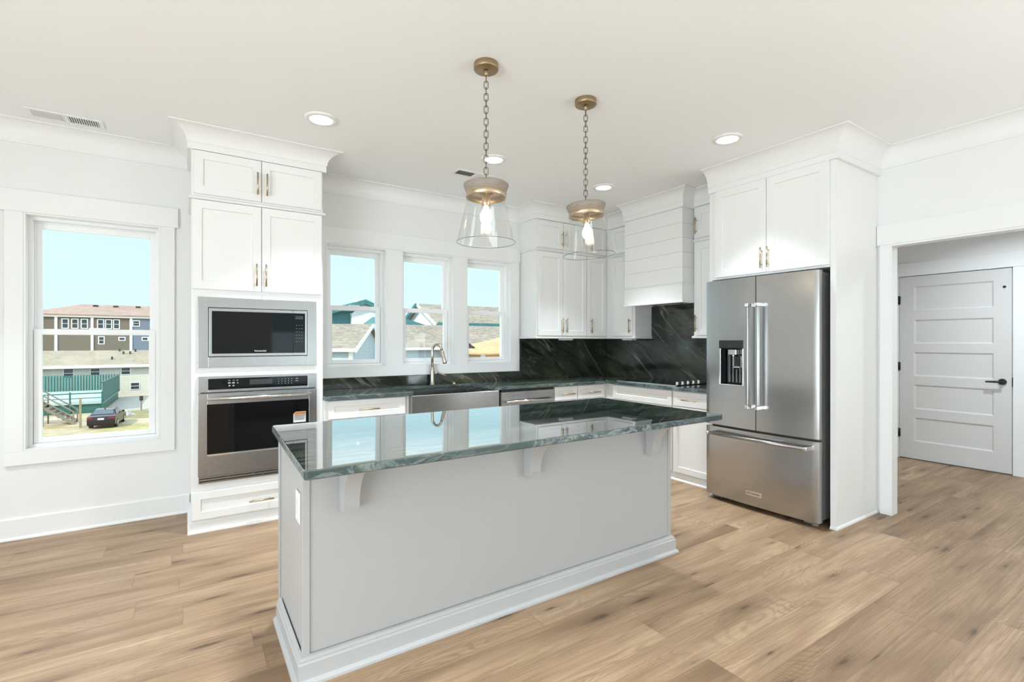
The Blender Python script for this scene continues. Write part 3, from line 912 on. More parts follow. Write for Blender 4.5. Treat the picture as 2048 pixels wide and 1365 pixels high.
# left of the sink
B1 = thing('base_cabinet', 'white base cabinet with one drawer between oven tower and sink', 'cabinet', (1.21, 4.2, 0))
MB().box(0.872, 1.540, BY, YW-0.001, 0, ZT0).build('carcass', CW, B1)
d = shaker('Y', 0.902, 1.522, 0.700, 0.840, BY, B1, 'drawer_front', 0.045); pull('Y', 1.212, 0.762, BY-0.02, d, 'u', 0.165)
for u0, u1, h in ((0.902, 1.210, 1.180), (1.214, 1.522, 1.244)):
    d = shaker('Y', u0, u1, 0.085, 0.692, BY, B1); pull('Y', h, 0.60, BY-0.02, d)
kick([(0.872, BY), (1.540, BY)], B1)
# sink base
B2 = thing('sink_base_cabinet', 'white base cabinet under the farmhouse sink', 'cabinet', (1.99, 4.2, 0))
mb = MB(); mb.box(1.541, 2.458, BY, YW-0.001, 0, 0.615); mb.box(1.541, 1.560, BY, YW-0.001, 0.615, ZT0); mb.box(2.420, 2.458, BY, YW-0.001, 0.615, ZT0)
mb.build('carcass', CW, B2)
for u0, u1, h in ((1.560, 1.998, 1.968), (2.002, 2.440, 2.032)):
    d = shaker('Y', u0, u1, 0.085, 0.600, BY, B2); pull('Y', h, 0.51, BY-0.02, d)
kick([(1.541, BY), (2.458, BY)], B2)
# farmhouse sink
SK = thing('farmhouse_sink', 'stainless apron front farmhouse sink under the middle window', 'sink', (1.99, 4.15, 0.62))
mb = MB()
s0, s1, f0, f1, zt, zb = 1.562, 2.418, 3.892, 4.400, 0.846, 0.622
mb.box(s0, s1, f0, f0+0.020, zb, zt)
mb.build('apron', M['steel_h'], SK, bevel=0.005, seg=3)
mb = MB()
mb.box(s0, s0+0.016, f0+0.020, f1, zb, zt); mb.box(s1-0.016, s1, f0+0.020, f1, zb, zt); mb.box(s0+0.016, s1-0.016, f1-0.014, f1, zb, zt)
mb.box(s0+0.016, s1-0.016, f0+0.020, f1-0.014, zb, zb+0.014)
mb.build('basin', M['steel_h'], SK)
MB().lathe([(0,0.640),(0.035,0.640),(0.045,0.637),(0.045,0.634)], 1.99, 4.22, 24).build('drain', M['chrome'], SK)
# dishwasher
DW = thing('dishwasher', 'stainless dishwasher with bar handle right of the sink', 'dishwasher', (2.78, 4.2, 0))
MB().box(2.468, 3.098, BY+0.005, YW-0.02, 0.075, 0.835).build('cabinet_body', M['grey_case'], DW)
MB().box(2.466, 3.100, BY-0.028, BY+0.004, 0.085, 0.822).build('door', M['steel_h'], DW, bevel=0.003)
MB().box(2.470, 3.096, BY-0.020, BY+0.004, 0.824, 0.842).build('control_strip', M['dark'], DW)
mb = MB().tube([(2.50, BY-0.066, 0.733), (3.070, BY-0.066, 0.733)], 0.011, 16)
for u in (2.515, 3.055): mb.tube([(u, BY-0.028, 0.733), (u, BY-0.066, 0.733)], 0.009, 12)
mb.build('handle', M['chrome'], DW)
MB().box(2.468, 3.098, BY+0.02, BY+0.04, 0.0, 0.075).build('kick_plate', M['dark'], DW)
# two drawers towards the corner
B3 = thing('base_cabinet', 'white base cabinet with two small drawers right of the dishwasher', 'cabinet', (3.45, 4.2, 0))
MB().box(3.102, XR-0.001, BY, YW-0.001, 0, ZT0).build('carcass', CW, B3)
for u0, u1, h, hd in ((3.112, 3.414, 3.276, 3.385), (3.422, 3.800, 3.634, 3.450)):
    d = shaker('Y', u0, u1, 0.700, 0.838, BY, B3, 'drawer_front', 0.045); pull('Y', h, 0.762, BY-0.02, d, 'u', 0.165)
    d = shaker('Y', u0, u1, 0.085, 0.692, BY, B3); pull('Y', hd, 0.60, BY-0.02, d)
kick([(3.102, BY), (BX-0.02, BY)], B3)
# cooktop base and the one beside the fridge
B4 = thing('cooktop_base_cabinet', 'white base cabinet with wide blank drawer front under the cooktop', 'cabinet', (4.1, 3.43, 0))
MB().box(BX, XR-0.001, 3.048, BY-0.001, 0, ZT0).build('carcass', CW, B4)
shaker('X', 3.055, 3.825, 0.692, 0.836, BX, B4, 'false_drawer_front', 0.05)
for u0, u1, h in ((3.055, 3.437, 3.40), (3.443, 3.825, 3.48)):
    d = shaker('X', u0, u1, 0.085, 0.684, BX, B4); pull('X', h, 0.59, BX-0.02, d)
kick([(BX, BY-0.02), (BX, 3.048)], B4)
B5 = thing('base_cabinet', 'white base cabinet with drawer and door beside the fridge', 'cabinet', (4.1, 2.8, 0))
MB().box(BX, XR-0.001, 2.585, 3.046, 0, ZT0).build('carcass', CW, B5)
d = shaker('X', 2.600, 3.036, 0.700, 0.836, BX, B5, 'drawer_front', 0.05); pull('X', 2.842, 0.762, BX-0.02, d, 'u', 0.165)
d = shaker('X', 2.600, 3.036, 0.078, 0.692, BX, B5); pull('X', 3.005, 0.60, BX-0.02, d)
kick([(BX, 3.046), (BX, 2.585)], B5)

# ---------------------------------------------------------------- worktop, backsplash, cooktop
WT = MB().prism([(0.873,3.905),(1.583,3.905),(1.583,4.385),(2.385,4.385),(2.385,3.900),(3.800,3.895),(3.795,2.585),(XR-0.001,2.585),(XR-0.001,YW-0.001),(0.873,YW-0.001)], ZT0, ZT).build('worktop', M['top'], bevel=0.004, seg=3)
tag(WT, 'dark green stone worktop running along the windows and round the corner', 'worktop')
S1 = MB().prism([(0.873,ZT+0.0005),(XR-0.03,ZT+0.0005),(XR-0.03,1.335),(3.068,1.335),(3.068,1.10) if False else (3.068,0.977),(0.873,0.977)], YW-0.028, YW-0.0005, 'y').build('backsplash', M['splash'], bevel=0.001)
tag(S1, 'dark green stone backsplash on the window wall', 'backsplash')
S2 = MB().prism([(2.585,ZT+0.0005),(YW-0.0285,ZT+0.0005),(YW-0.0285,1.334),(3.77,1.334),(3.77,1.70),(3.02,1.70),(3.02,1.334),(2.585,1.334)], XR-0.028, XR-0.0005, 'x').build('backsplash', M['splash'], bevel=0.001)
tag(S2, 'dark green stone backsplash behind the cooktop', 'backsplash')

CK = thing('cooktop', 'black glass cooktop with five knobs under the range hood', 'cooktop', (4.1, 3.4, ZT))
MB().box(3.850, 4.340, 3.020, 3.790, ZT+0.0005, ZT+0.008).build('glass', M['cooking_glass'], CK, bevel=0.002)
MB().box(3.846, 3.850, 3.020, 3.790, ZT+0.0005, ZT+0.008).build('front_trim', M['chrome'], CK)
for k in range(5):
    x = 3.945 + 0.083*k
    mb = MB().lathe([(0,ZT+0.034),(0.015,ZT+0.034),(0.017,ZT+0.031),(0.018,ZT+0.014),(0.020,ZT+0.0085)], x, 3.085, 20)
    mb.box(x-0.0175, x+0.0175, 3.085-0.004, 3.085+0.004, ZT+0.030, ZT+0.040)
    mb.build('knob', M['chrome'], CK)
for (x, y, r) in ((3.99,3.62,0.085),(4.22,3.63,0.065),(4.22,3.32,0.09),(3.98,3.32,0.06)):
    MB().lathe([(r,ZT+0.0081),(r,ZT+0.0084),(r-0.002,ZT+0.0084),(r-0.002,ZT+0.0081)], x, y, 32).build('burner_ring', M['display'], CK)

# faucet
FC = thing('faucet', 'brushed nickel pull-down faucet with arched neck behind the sink', 'faucet', (1.995, 4.43, ZT))
fx, fyy = 1.990, 4.430
MB().lathe([(0,ZT),(0.029,ZT),(0.029,ZT+0.006),(0.024,ZT+0.012),(0.0225,ZT+0.05),(0.021,ZT+0.12),(0.0195,ZT+0.17),(0.015,ZT+0.178),(0,ZT+0.178)], fx, fyy, 24).build('body', M['nickel'], FC)
pts = [(fx, fyy, ZT+0.172), (fx, fyy, ZT+0.29)]
rr = 0.052
ang = R(-52)   # the spout swings towards the camera and to the right
dx, dy = math.cos(ang), math.sin(ang)
for i in range(1, 11):
    a = PI*i/10*0.93
    q = rr*(1-math.cos(a))
    pts.append((fx+dx*q, fyy+dy*q, ZT+0.325+rr*1.35*math.sin(a)))
MB().tube(pts, 0.0135, 16).build('neck', M['nickel'], FC)
hx, hy, hz = pts[-1]
d0 = (Vector(pts[-1]) - Vector(pts[-2])).normalized()
hp = [Vector(pts[-1]) + d0*k for k in (0.0, 0.02, 0.08, 0.125, 0.132)]
MB().tube([tuple(p) for p in hp], [0.0145, 0.0155, 0.018, 0.0215, 0.020], 18).build('spray_head', M['nickel'], FC)
e_ = hp[-1]
MB().tube([tuple(e_), tuple(e_+d0*0.004)], 0.017, 18).build('nozzle', M['dark'], FC)
mb = MB().tube([(fx+0.012, fyy-0.012, ZT+0.115), (fx+0.050, fyy-0.028, ZT+0.117)], [0.0155, 0.0145], 16)
mb.tube([(fx+0.046, fyy-0.026, ZT+0.118), (fx+0.085, fyy-0.045, ZT+0.104), (fx+0.120, fyy-0.062, ZT+0.088)], [0.007, 0.006, 0.0045], 12)
mb.build('lever', M['nickel'], FC)
BT = MB().lathe([(0,ZT+0.016),(0.013,ZT+0.016),(0.014,ZT+0.012),(0.014,ZT+0.006),(0.021,ZT+0.004),(0.021,ZT)], 2.225, 4.432, 20).build('air_switch_button', M['brass'])
tag(BT, 'small brass push button on the worktop right of the faucet', 'button')

# ---------------------------------------------------------------- upper cabinets
UY, UX = 4.195, 4.110
def light_rail(path, parent, d0=None, d1=None):
    MB().sweep(path, [(-0.30,1.334),(0.012,1.334),(0.016,1.340),(0.016,1.352),(0.008,1.360),(0,1.362),(-0.30,1.362)] if False else [(0,1.334),(0.012,1.334),(0.016,1.340),(0.016,1.350),(0.006,1.358),(0,1.358)], side=-1, d0=d0, d1=d1).build('light_rail', CW, parent)
U1 = thing('upper_cabinet', 'white four door upper cabinet just right of the three windows', 'cabinet', (3.42, 4.35, 1.334))
MB().box(3.072, 3.7665, UY, YW-0.001, 1.336, 2.62).build('carcass', CW, U1)
for u0, u1, h in ((3.084, 3.421, 3.400), (3.4255, 3.7625, 3.460)):
    d = shaker('Y', u0, u1, 1.366, 2.262, UY, U1); pull('Y', h, 1.477, UY-0.02, d)
    d = shaker('Y', u0, u1, 2.306, 2.594, UY, U1); pull('Y', h, 2.414, UY-0.02, d)
pth = [(3.072, YW-0.001), (3.072, UY), (3.7665, UY)]
MB().sweep(pth, ledge_prof(2.271), side=-1).build('ledge_moulding', CW, U1)
MB().sweep(pth, crown_prof(), side=-1).build('crown', CW, U1)
light_rail(pth, U1)
U2 = thing('corner_upper_cabinet', 'white L-shaped upper cabinet filling the corner, left of the hood', 'cabinet', (4.1, 4.2, 1.334))
MB().prism([(3.7675,UY),(UX,UY),(UX,3.772),(XR-0.001,3.772),(XR-0.001,YW-0.001),(3.7675,YW-0.001)], 1.336, 2.62).build('carcass', CW, U2)
for z0, z1, zh in ((1.366, 2.262, 1.477), (2.306, 2.594, 2.414)):
    d = shaker('Y', 3.772, 4.062, z0, z1, UY, U2, rail=0.05); pull('Y', 3.822, zh, UY-0.02, d)
    d = shaker('X', 3.802, 4.110, z0, z1, UX, U2, rail=0.05); pull('X', 3.824, zh, UX-0.02, d)
pth = [(3.7675, UY), (UX, UY), (UX, 3.772)]
MB().sweep(pth, ledge_prof(2.271), side=-1).build('ledge_moulding', CW, U2)
MB().sweep(pth, crown_prof(), side=-1).build('crown', CW, U2)
light_rail([(3.7675, UY), (UX, UY), (UX, 3.772), (XR-0.03, 3.772)], U2)
U3 = thing('upper_cabinet', 'narrow white upper cabinet between range hood and fridge', 'cabinet', (4.25, 2.8, 1.334))
MB().box(UX, XR-0.001, 2.585, 3.018, 1.336, 2.62).build('carcass', CW, U3)
for z0, z1, zh in ((1.362, 2.252, 1.477), (2.300, 2.588, 2.414)):
    d = shaker('X', 2.60, 2.992, z0, z1, UX, U3, rail=0.065); pull('X', 2.973, zh, UX-0.02, d)
pth = [(UX, 3.018), (UX, 2.585)]
MB().sweep(pth, ledge_prof(2.266), side=-1).build('ledge_moulding', CW, U3)
MB().sweep(pth, crown_prof(), side=-1).build('crown', CW, U3)
light_rail([(XR-0.03, 3.018), (UX, 3.018), (UX, 2.585)], U3)
for (x0, x1, y0, y1, lb) in ((3.47, 3.62, 4.24, 4.32, 'small white light bar under the cabinet right of the windows'), (4.15, 4.23, 3.86, 4.01, 'small white light bar under the corner cabinet by the hood')):
    pk = thing('under_cabinet_light', lb, 'light', ((x0+x1)/2, (y0+y1)/2, 1.316), group='light bars under the upper cabinets')
    MB().box(x0, x1, y0, y1, 1.318, 1.3355).build('housing', M['plastic'], pk, bevel=0.003)
    MB().box(x0+0.01, x1-0.01, y0+0.01, y1-0.01, 1.316, 1.318).build('lens', M['print'], pk)

# ---------------------------------------------------------------- range hood
HD = thing('range_hood', 'white shiplap range hood above the cooktop', 'range hood', (4.16, 3.4, 1.69))
hx0, hy0, hy1 = 3.935, 3.021, 3.769
mb = MB()
zs = [1.872, 2.020, 2.163, 2.302, 2.442, 2.590]
for a, b in zip(zs, zs[1:]):
    mb.box(hx0+0.010, XR-0.001, hy0+0.006, hy1, a+0.002, b-0.002)
mb.box(hx0+0.016, XR-0.001, hy0+0.012, hy1, 1.872, 2.62)
mb.build('shiplap_chimney', CW, HD, bevel=0.0012)
mb = MB()
mb.box(hx0, hx0+0.02, hy0, hy1, 1.690, 1.872); mb.box(hx0+0.02, XR-0.029, hy0, hy0+0.02, 1.690, 1.872); mb.box(hx0+0.02, XR-0.029, hy1-0.02, hy1, 1.690, 1.872)
mb.box(hx0+0.02, XR-0.029, hy0+0.02, hy1-0.02, 1.712, 1.872)
mb.build('apron', CW, HD, bevel=0.001)
pth = [(hx0, hy1), (hx0, hy0), (UX-0.021, hy0)]
MB().sweep(pth, [(0,1.862),(0.010,1.864),(0.013,1.870),(0.010,1.877),(0,1.880),(-0.012,1.880),(-0.012,1.862)], side=-1).build('belt_moulding', CW, HD)
MB().sweep(pth, [(0,1.676),(0.010,1.676),(0.013,1.682),(0.010,1.690),(0,1.694),(-0.022,1.694),(-0.022,1.676)], side=-1).build('bottom_lip', CW, HD)
MB().sweep([(hx0+0.010, hy1), (hx0+0.010, hy0+0.006), (UX-0.001, hy0+0.006)], crown_prof(2.588), side=-1).build('crown', CW, HD)
MB().box(hx0+0.06, XR-0.10, hy0+0.10, hy1-0.10, 1.700, 1.712).build('filter_insert', M['steel'], HD)
MB().lathe([(0,1.690),(0.008,1.690),(0.010,1.694),(0.010,1.7005)], 4.06, 3.16, 12).build('switch', M['dark'], HD)

# ---------------------------------------------------------------- fridge cabinet and fridge
FCB = thing('fridge_cabinet', 'tall white surround with two doors over the fridge and a side panel', 'cabinet', (4.06, 2.07, 0))
FX = 3.73
MB().box(FX, XR-0.001, 2.556, 2.584, 0, 2.62).build('side_panel', CW, FCB)
MB().box(FX, XR-0.001, 1.600, 1.637, 0, 2.62).build('side_panel', CW, FCB)
MB().box(FX, XR-0.001, 1.638, 2.555, 1.822, 2.62).build('box', CW, FCB)
for u0, u1, h in ((1.640, 2.079, 2.060), (2.083, 2.519, 2.112)):
    d = shaker('X', u0, u1, 1.838, 2.560, FX, FCB, rail=0.06); pull('X', h, 1.948, FX-0.02, d)
MB().sweep([(FX, 2.584), (FX, 1.600), (XR-0.001, 1.600)], crown_prof(2.560), side=-1).build('crown', CW, FCB)
MB().sweep([(FX, 1.637), (FX, 1.600), (XR-0.021, 1.600)], [(0,0),(0.010,0),(0.009,0.010),(0.004,0.018),(0,0.02)], side=-1).build('shoe_moulding', CW, FCB)

FR = thing('refrigerator', 'stainless french door refrigerator with water dispenser and bottom freezer drawer', 'refrigerator', (4.0, 2.108, 0))
yl, yr, ym = 2.549, 1.667, 2.1085
def fx_front(y):     # doors bow out very slightly
    u = (y - (yl+yr)/2)/((yl-yr)/2)
    return 3.617 + 0.017*u*u + (0.004*max(0, (abs(u)-0.97)/0.03)**2)
def bowed(ya, yb, za, zb, back, hole=None, n=22):
    ys = [ya + (yb-ya)*i/n for i in range(n+1)]
    zs_ = [za, zb]
    if hole:
        ys = sorted(set([y for y in ys if min(abs(y-hole[0]), abs(y-hole[1])) > 0.006] + [hole[0], hole[1]]))
        zs_ = [za, hole[2], hole[3], zb]
    mb = MB()
    v = []; idx = {}
    for i, y in enumerate(ys):
        for j, z in enumerate(zs_):
            idx[(i,j,0)] = len(v); v.append((fx_front(y), y, z))
            idx[(i,j,1)] = len(v); v.append((back, y, z))
    f = []
    def solid(i, j):
        if i < 0 or j < 0 or i >= len(ys)-1 or j >= len(zs_)-1: return False
        if hole:
            yc, zc = (ys[i]+ys[i+1])/2, (zs_[j]+zs_[j+1])/2
            if hole[0] < yc < hole[1] and hole[2] < zc < hole[3]: return False
        return True
    for i in range(len(ys)-1):
        for j in range(len(zs_)-1):
            if not solid(i, j): continue
            for s in (0, 1): f.append((idx[(i,j,s)], idx[(i+1,j,s)], idx[(i+1,j+1,s)], idx[(i,j+1,s)]))
            if not solid(i-1, j): f.append((idx[(i,j,0)], idx[(i,j+1,0)], idx[(i,j+1,1)], idx[(i,j,1)]))
            if not solid(i+1, j): f.append((idx[(i+1,j,0)], idx[(i+1,j+1,0)], idx[(i+1,j+1,1)], idx[(i+1,j,1)]))
            if not solid(i, j-1): f.append((idx[(i,j,0)], idx[(i+1,j,0)], idx[(i+1,j,1)], idx[(i,j,1)]))
            if not solid(i, j+1): f.append((idx[(i,j+1,0)], idx[(i+1,j+1,0)], idx[(i+1,j+1,1)], idx[(i,j+1,1)]))
    mb.add(v, f)
    return mb
def smooth_flat(o, ang=30):
    for p in o.data.polygons: p.use_smooth = True
    ek = {}
    me = o.data
    for p in me.polygons:
        for k in p.edge_keys: ek.setdefault(k, []).append(p.normal)
    at = me.attributes.new('sharp_edge', 'BOOLEAN', 'EDGE')
    for e in me.edges:
        ns = ek.get(tuple(sorted(e.vertices)), [])
        if len(ns) == 2 and ns[0].angle(ns[1], 0) > R(ang): at.data[e.index].value = True
DB = 3.688
MB().box(3.702, 4.350, 1.680, 2.536, 0.045, 1.765).build('cabinet_body', M['grey_case'], FR)
for y in (1.72, 2.50): MB().box(3.67, 3.80, y-0.045, y+0.045, 1.7655, 1.790).build('hinge_cover', M['grey_case'], FR, bevel=0.004)
hole = (2.209, 2.422, 0.953, 1.312)
LD = bowed(ym+0.003, yl, 0.622, 1.800, DB, hole).build('left_door', M['steel'], FR); smooth_flat(LD)
RD = bowed(yr, ym-0.003, 0.622, 1.800, DB).build('right_door', M['steel'], FR); smooth_flat(RD)
FZ = bowed(yr, yl, 0.040, 0.604, DB, n=36).build('freezer_drawer', M['steel'], FR); smooth_flat(FZ)
mb = MB()
for z0, z1, y0, y1 in ((0.625,1.797,ym+0.006,yl-0.004),(0.625,1.797,yr+0.004,ym-0.006),(0.043,0.601,yr+0.004,yl-0.004)):
    mb.box(DB+0.0002, 3.702, y0, y1, z0, z1)
mb.build('door_gasket', M['dark'], FR)
# vertical handles
def fr_handle(yc, parent):
    mb = MB()
    x = fx_front(yc) - 0.060
    mb.box(x-0.008, x+0.022, yc-0.011, yc+0.011, 0.815, 1.568)
    bar = mb.build('handle', M['steel'], parent, bevel=0.007, seg=4)
    for z in (0.803, 1.580):
        MB().box(x-0.011, fx_front(yc)-0.0005, yc-0.014, yc+0.014, z-0.014, z+0.014).build('bracket', M['chrome'], bar, bevel=0.003)
fr_handle(2.143, LD); fr_handle(2.066, RD)
zc = 0.556
mb = MB().tube([(3.565, 1.730, zc), (3.565, 2.490, zc)], 0.0125, 20)
hb = mb.build('handle', M['steel_h'], FZ)
for y in (1.722, 2.486):
    MB().tube([(3.565, y-0.012, zc), (3.565, y+0.012, zc)], 0.0155, 18).box(3.570, fx_front(y)-0.0005, y-0.011, y+0.011, zc-0.013, zc+0.013).build('bracket', M['chrome'], hb, bevel=0.002)
# dispenser
DP = thing('tmp', '', '') if False else None
xh = fx_front(2.31)
mb = MB()
mb.box(xh+0.050, xh+0.056, hole[0]+0.001, hole[1]-0.001, hole[2]+0.001, 1.246)
mb.box(xh+0.003, xh+0.050, hole[0]+0.001, hole[0]+0.006, hole[2]+0.001, 1.246); mb.box(xh+0.003, xh+0.050, hole[1]-0.006, hole[1]-0.001, hole[2]+0.001, 1.246)
mb.box(xh+0.003, xh+0.050, hole[0]+0.006, hole[1]-0.006, hole[2]+0.001, hole[2]+0.008); mb.box(xh+0.003, xh+0.050, hole[0]+0.006, hole[1]-0.006, 1.238, 1.246)
dp = mb.build('dispenser', M['black_glass'], LD)
MB().box(xh-0.004, xh+0.055, hole[0]+0.0005, hole[1]-0.0005, 1.247, hole[3]-0.0005).build('control_panel', M['dark'], dp, bevel=0.004)
mb = MB()
mb.box(xh-0.004, xh+0.004, hole[1]-0.016, hole[1]-0.0005, hole[2]+0.0005, 1.246); mb.box(xh-0.004, xh+0.004, hole[0]+0.0005, hole[0]+0.012, hole[2]+0.0005, 1.246)
mb.box(xh-0.004, xh+0.004, hole[0]+0.012, hole[1]-0.016, hole[2]+0.0005, hole[2]+0.007)
mb.build('chrome_frame', M['chrome'], dp, bevel=0.001)
mb = MB().box(xh+0.004, xh+0.048, 2.275, 2.345, 1.196, 1.238)
mb.tube([(xh+0.026, 2.31, 1.196), (xh+0.026, 2.31, 1.180)], 0.012, 14)
mb.build('nozzle', M['chrome'], dp, bevel=0.003)
mb = MB().box(xh+0.030, xh+0.034, 2.245, 2.312, 1.105, 1.185)
mb.build('paddle', M['dark'], dp)
mb = MB()
mb.box(xh+0.026, xh+0.030, 2.308, 2.316, 1.098, 1.195); mb.box(xh+0.026, xh+0.030, 2.258, 2.316, 1.092, 1.104); mb.box(xh+0.026, xh+0.030, 2.243, 2.249, 1.098, 1.185)
mb.build('paddle_trim', M['chrome'], dp)
mb = MB()
for k in range(4): mb.box(xh+0.046, xh+0.050, 2.262+0.030*k, 2.274+0.030*k, 0.975, 1.19 if k != 1 else 1.08)
mb.build('splash_ribs', M['grey_case'], dp)
bd = MB().box(fx_front(2.125)-0.0045, fx_front(2.125)+0.0005, 2.064, 2.188, 0.116, 0.151).build('badge', M['chrome'], FZ, bevel=0.001)
lettering('KITCHENAID', 0.0165, face_X(fx_front(2.125)-0.0049, 2.126, 0.1335), M['dark_print'], bd, 'lettering', sx=1.05)
for y in (1.74, 2.47): MB().box(3.668, 3.76, y-0.045, y+0.045, 0.014, 0.0445).build('foot_cover', M['grey_case'], FR, bevel=0.004)
for y in (1.73, 2.48): MB().lathe([(0,0.0005),(0.020,0.0005),(0.020,0.012),(0.010,0.014),(0.010,0.03)], 3.72, y, 16).build('foot', M['plastic'] if y < 2 else M['dark'], FR)
for y in (1.73, 2.48): MB().lathe([(0,0.0005),(0.020,0.0005),(0.020,0.012),(0.010,0.014),(0.010,0.05)], 4.30, y, 12).build('foot', M['dark'], FR)

# ---------------------------------------------------------------- island
IS = thing('kitchen_island', 'light grey kitchen island base with three corbels', 'island', (1.43, 2.25, 0))
ix0, ix1, iy0, iy1 = 0.365, 2.497, 2.000, 2.600
MB().box(ix0+0.006, ix1-0.006, iy0+0.006, iy1, 0.0, ZT0).build('body', M['island'], IS)
for (x0, x1) in ((ix0, ix0+0.026), (ix1-0.026, ix1)): MB().box(x0, x1, iy0, iy0+0.030, 0.0, ZT0-0.0005).build('corner_strip', M['island'], IS, bevel=0.0015)
for (x0, x1) in ((ix0, ix0+0.006), (ix1-0.006, ix1)): MB().box(x0, x1, iy1-0.04, iy1, 0.0, ZT0-0.0005).build('corner_strip', M['island'], IS, bevel=0.0015)
ib = [(0,0),(0.034,0),(0.033,0.010),(0.027,0.018),(0.020,0.021),(0.020,0.078),(0.015,0.084),(0.015,0.090),(0.009,0.100),(0,0.104)]
MB().sweep([(ix0, 2.52), (ix0, iy0), (ix1, iy0), (ix1, 2.52)], ib, side=-1).build('base_moulding', M['island'], IS)
def corbel(xc):
    w = 0.033
    pts = [(iy0+0.005,0.634),(1.957,0.634),(1.953,0.650)]
    for i in range(13):
        a = (PI/2)*i/12
        pts.append((1.800 + 0.150*math.cos(a) , 0.660 + 0.165*math.sin(a)))
    pts += [(1.786,0.830),(1.786,ZT0-0.001),(iy0+0.005,ZT0-0.001)]
    o = MB().prism(pts, xc-w, xc+w, 'x').build('corbel', M['island'], IS, bevel=0.002)
    return o
for x in (0.535, 1.425, 2.305): corbel(x)
# cupboard doors on the cooking side
for k in range(4):
    u0 = ix0 + 0.03 + k*0.520; u1 = u0 + 0.512
    v = MB().box(u0, u1, iy1+0.0005, iy1+0.020, 0.10, 0.83)
    d = v.build('door', M['island'], IS, bevel=0.002)
    MB().tube([(u1-0.03, iy1+0.05, 0.62), (u1-0.03, iy1+0.05, 0.77)], 0.0058, 10).tube([(u1-0.03, iy1+0.02, 0.65), (u1-0.03, iy1+0.05, 0.65)], 0.004, 8).tube([(u1-0.03, iy1+0.02, 0.74), (u1-0.03, iy1+0.05, 0.74)], 0.004, 8).build('handle', M['brass'], d)
def rounded(poly, r, n=5):
    out = []
    m = len(poly)
    for i in range(m):
        p = Vector(poly[i]); a = (Vector(poly[i-1])-p).normalized(); b = (Vector(poly[(i+1) % m])-p).normalized()
        for k in range(n+1):
            t = k/n
            q0 = p + a*r; q1 = p + b*r
            w = q0*(1-t)**2 + p*(2*t*(1-t)) + q1*t*t
            out.append((w.x, w.y))
    return out
IT = MB().prism(rounded([(0.315,1.697),(2.590,1.703),(2.600,2.712),(0.352,2.722)], 0.02), ZT0+0.0, ZT).build('island_countertop', M['island_top'], bevel=0.005, seg=3)
tag(IT, 'polished green stone slab on top of the grey island', 'countertop')
OT = thing('power_outlet', 'white outlet plate on the end of the grey island', 'outlet', (ix0+0.006, 2.105, 0.64))
MB().box(ix0, ix0+0.0058, 2.068, 2.148, 0.582, 0.704).build('plate', M['plastic'], OT, bevel=0.003)
for z in (0.625, 0.661): MB().box(ix0-0.0015, ix0+0.0005, 2.091, 2.125, z-0.014, z+0.014).build('receptacle', M['print'], OT, bevel=0.001)

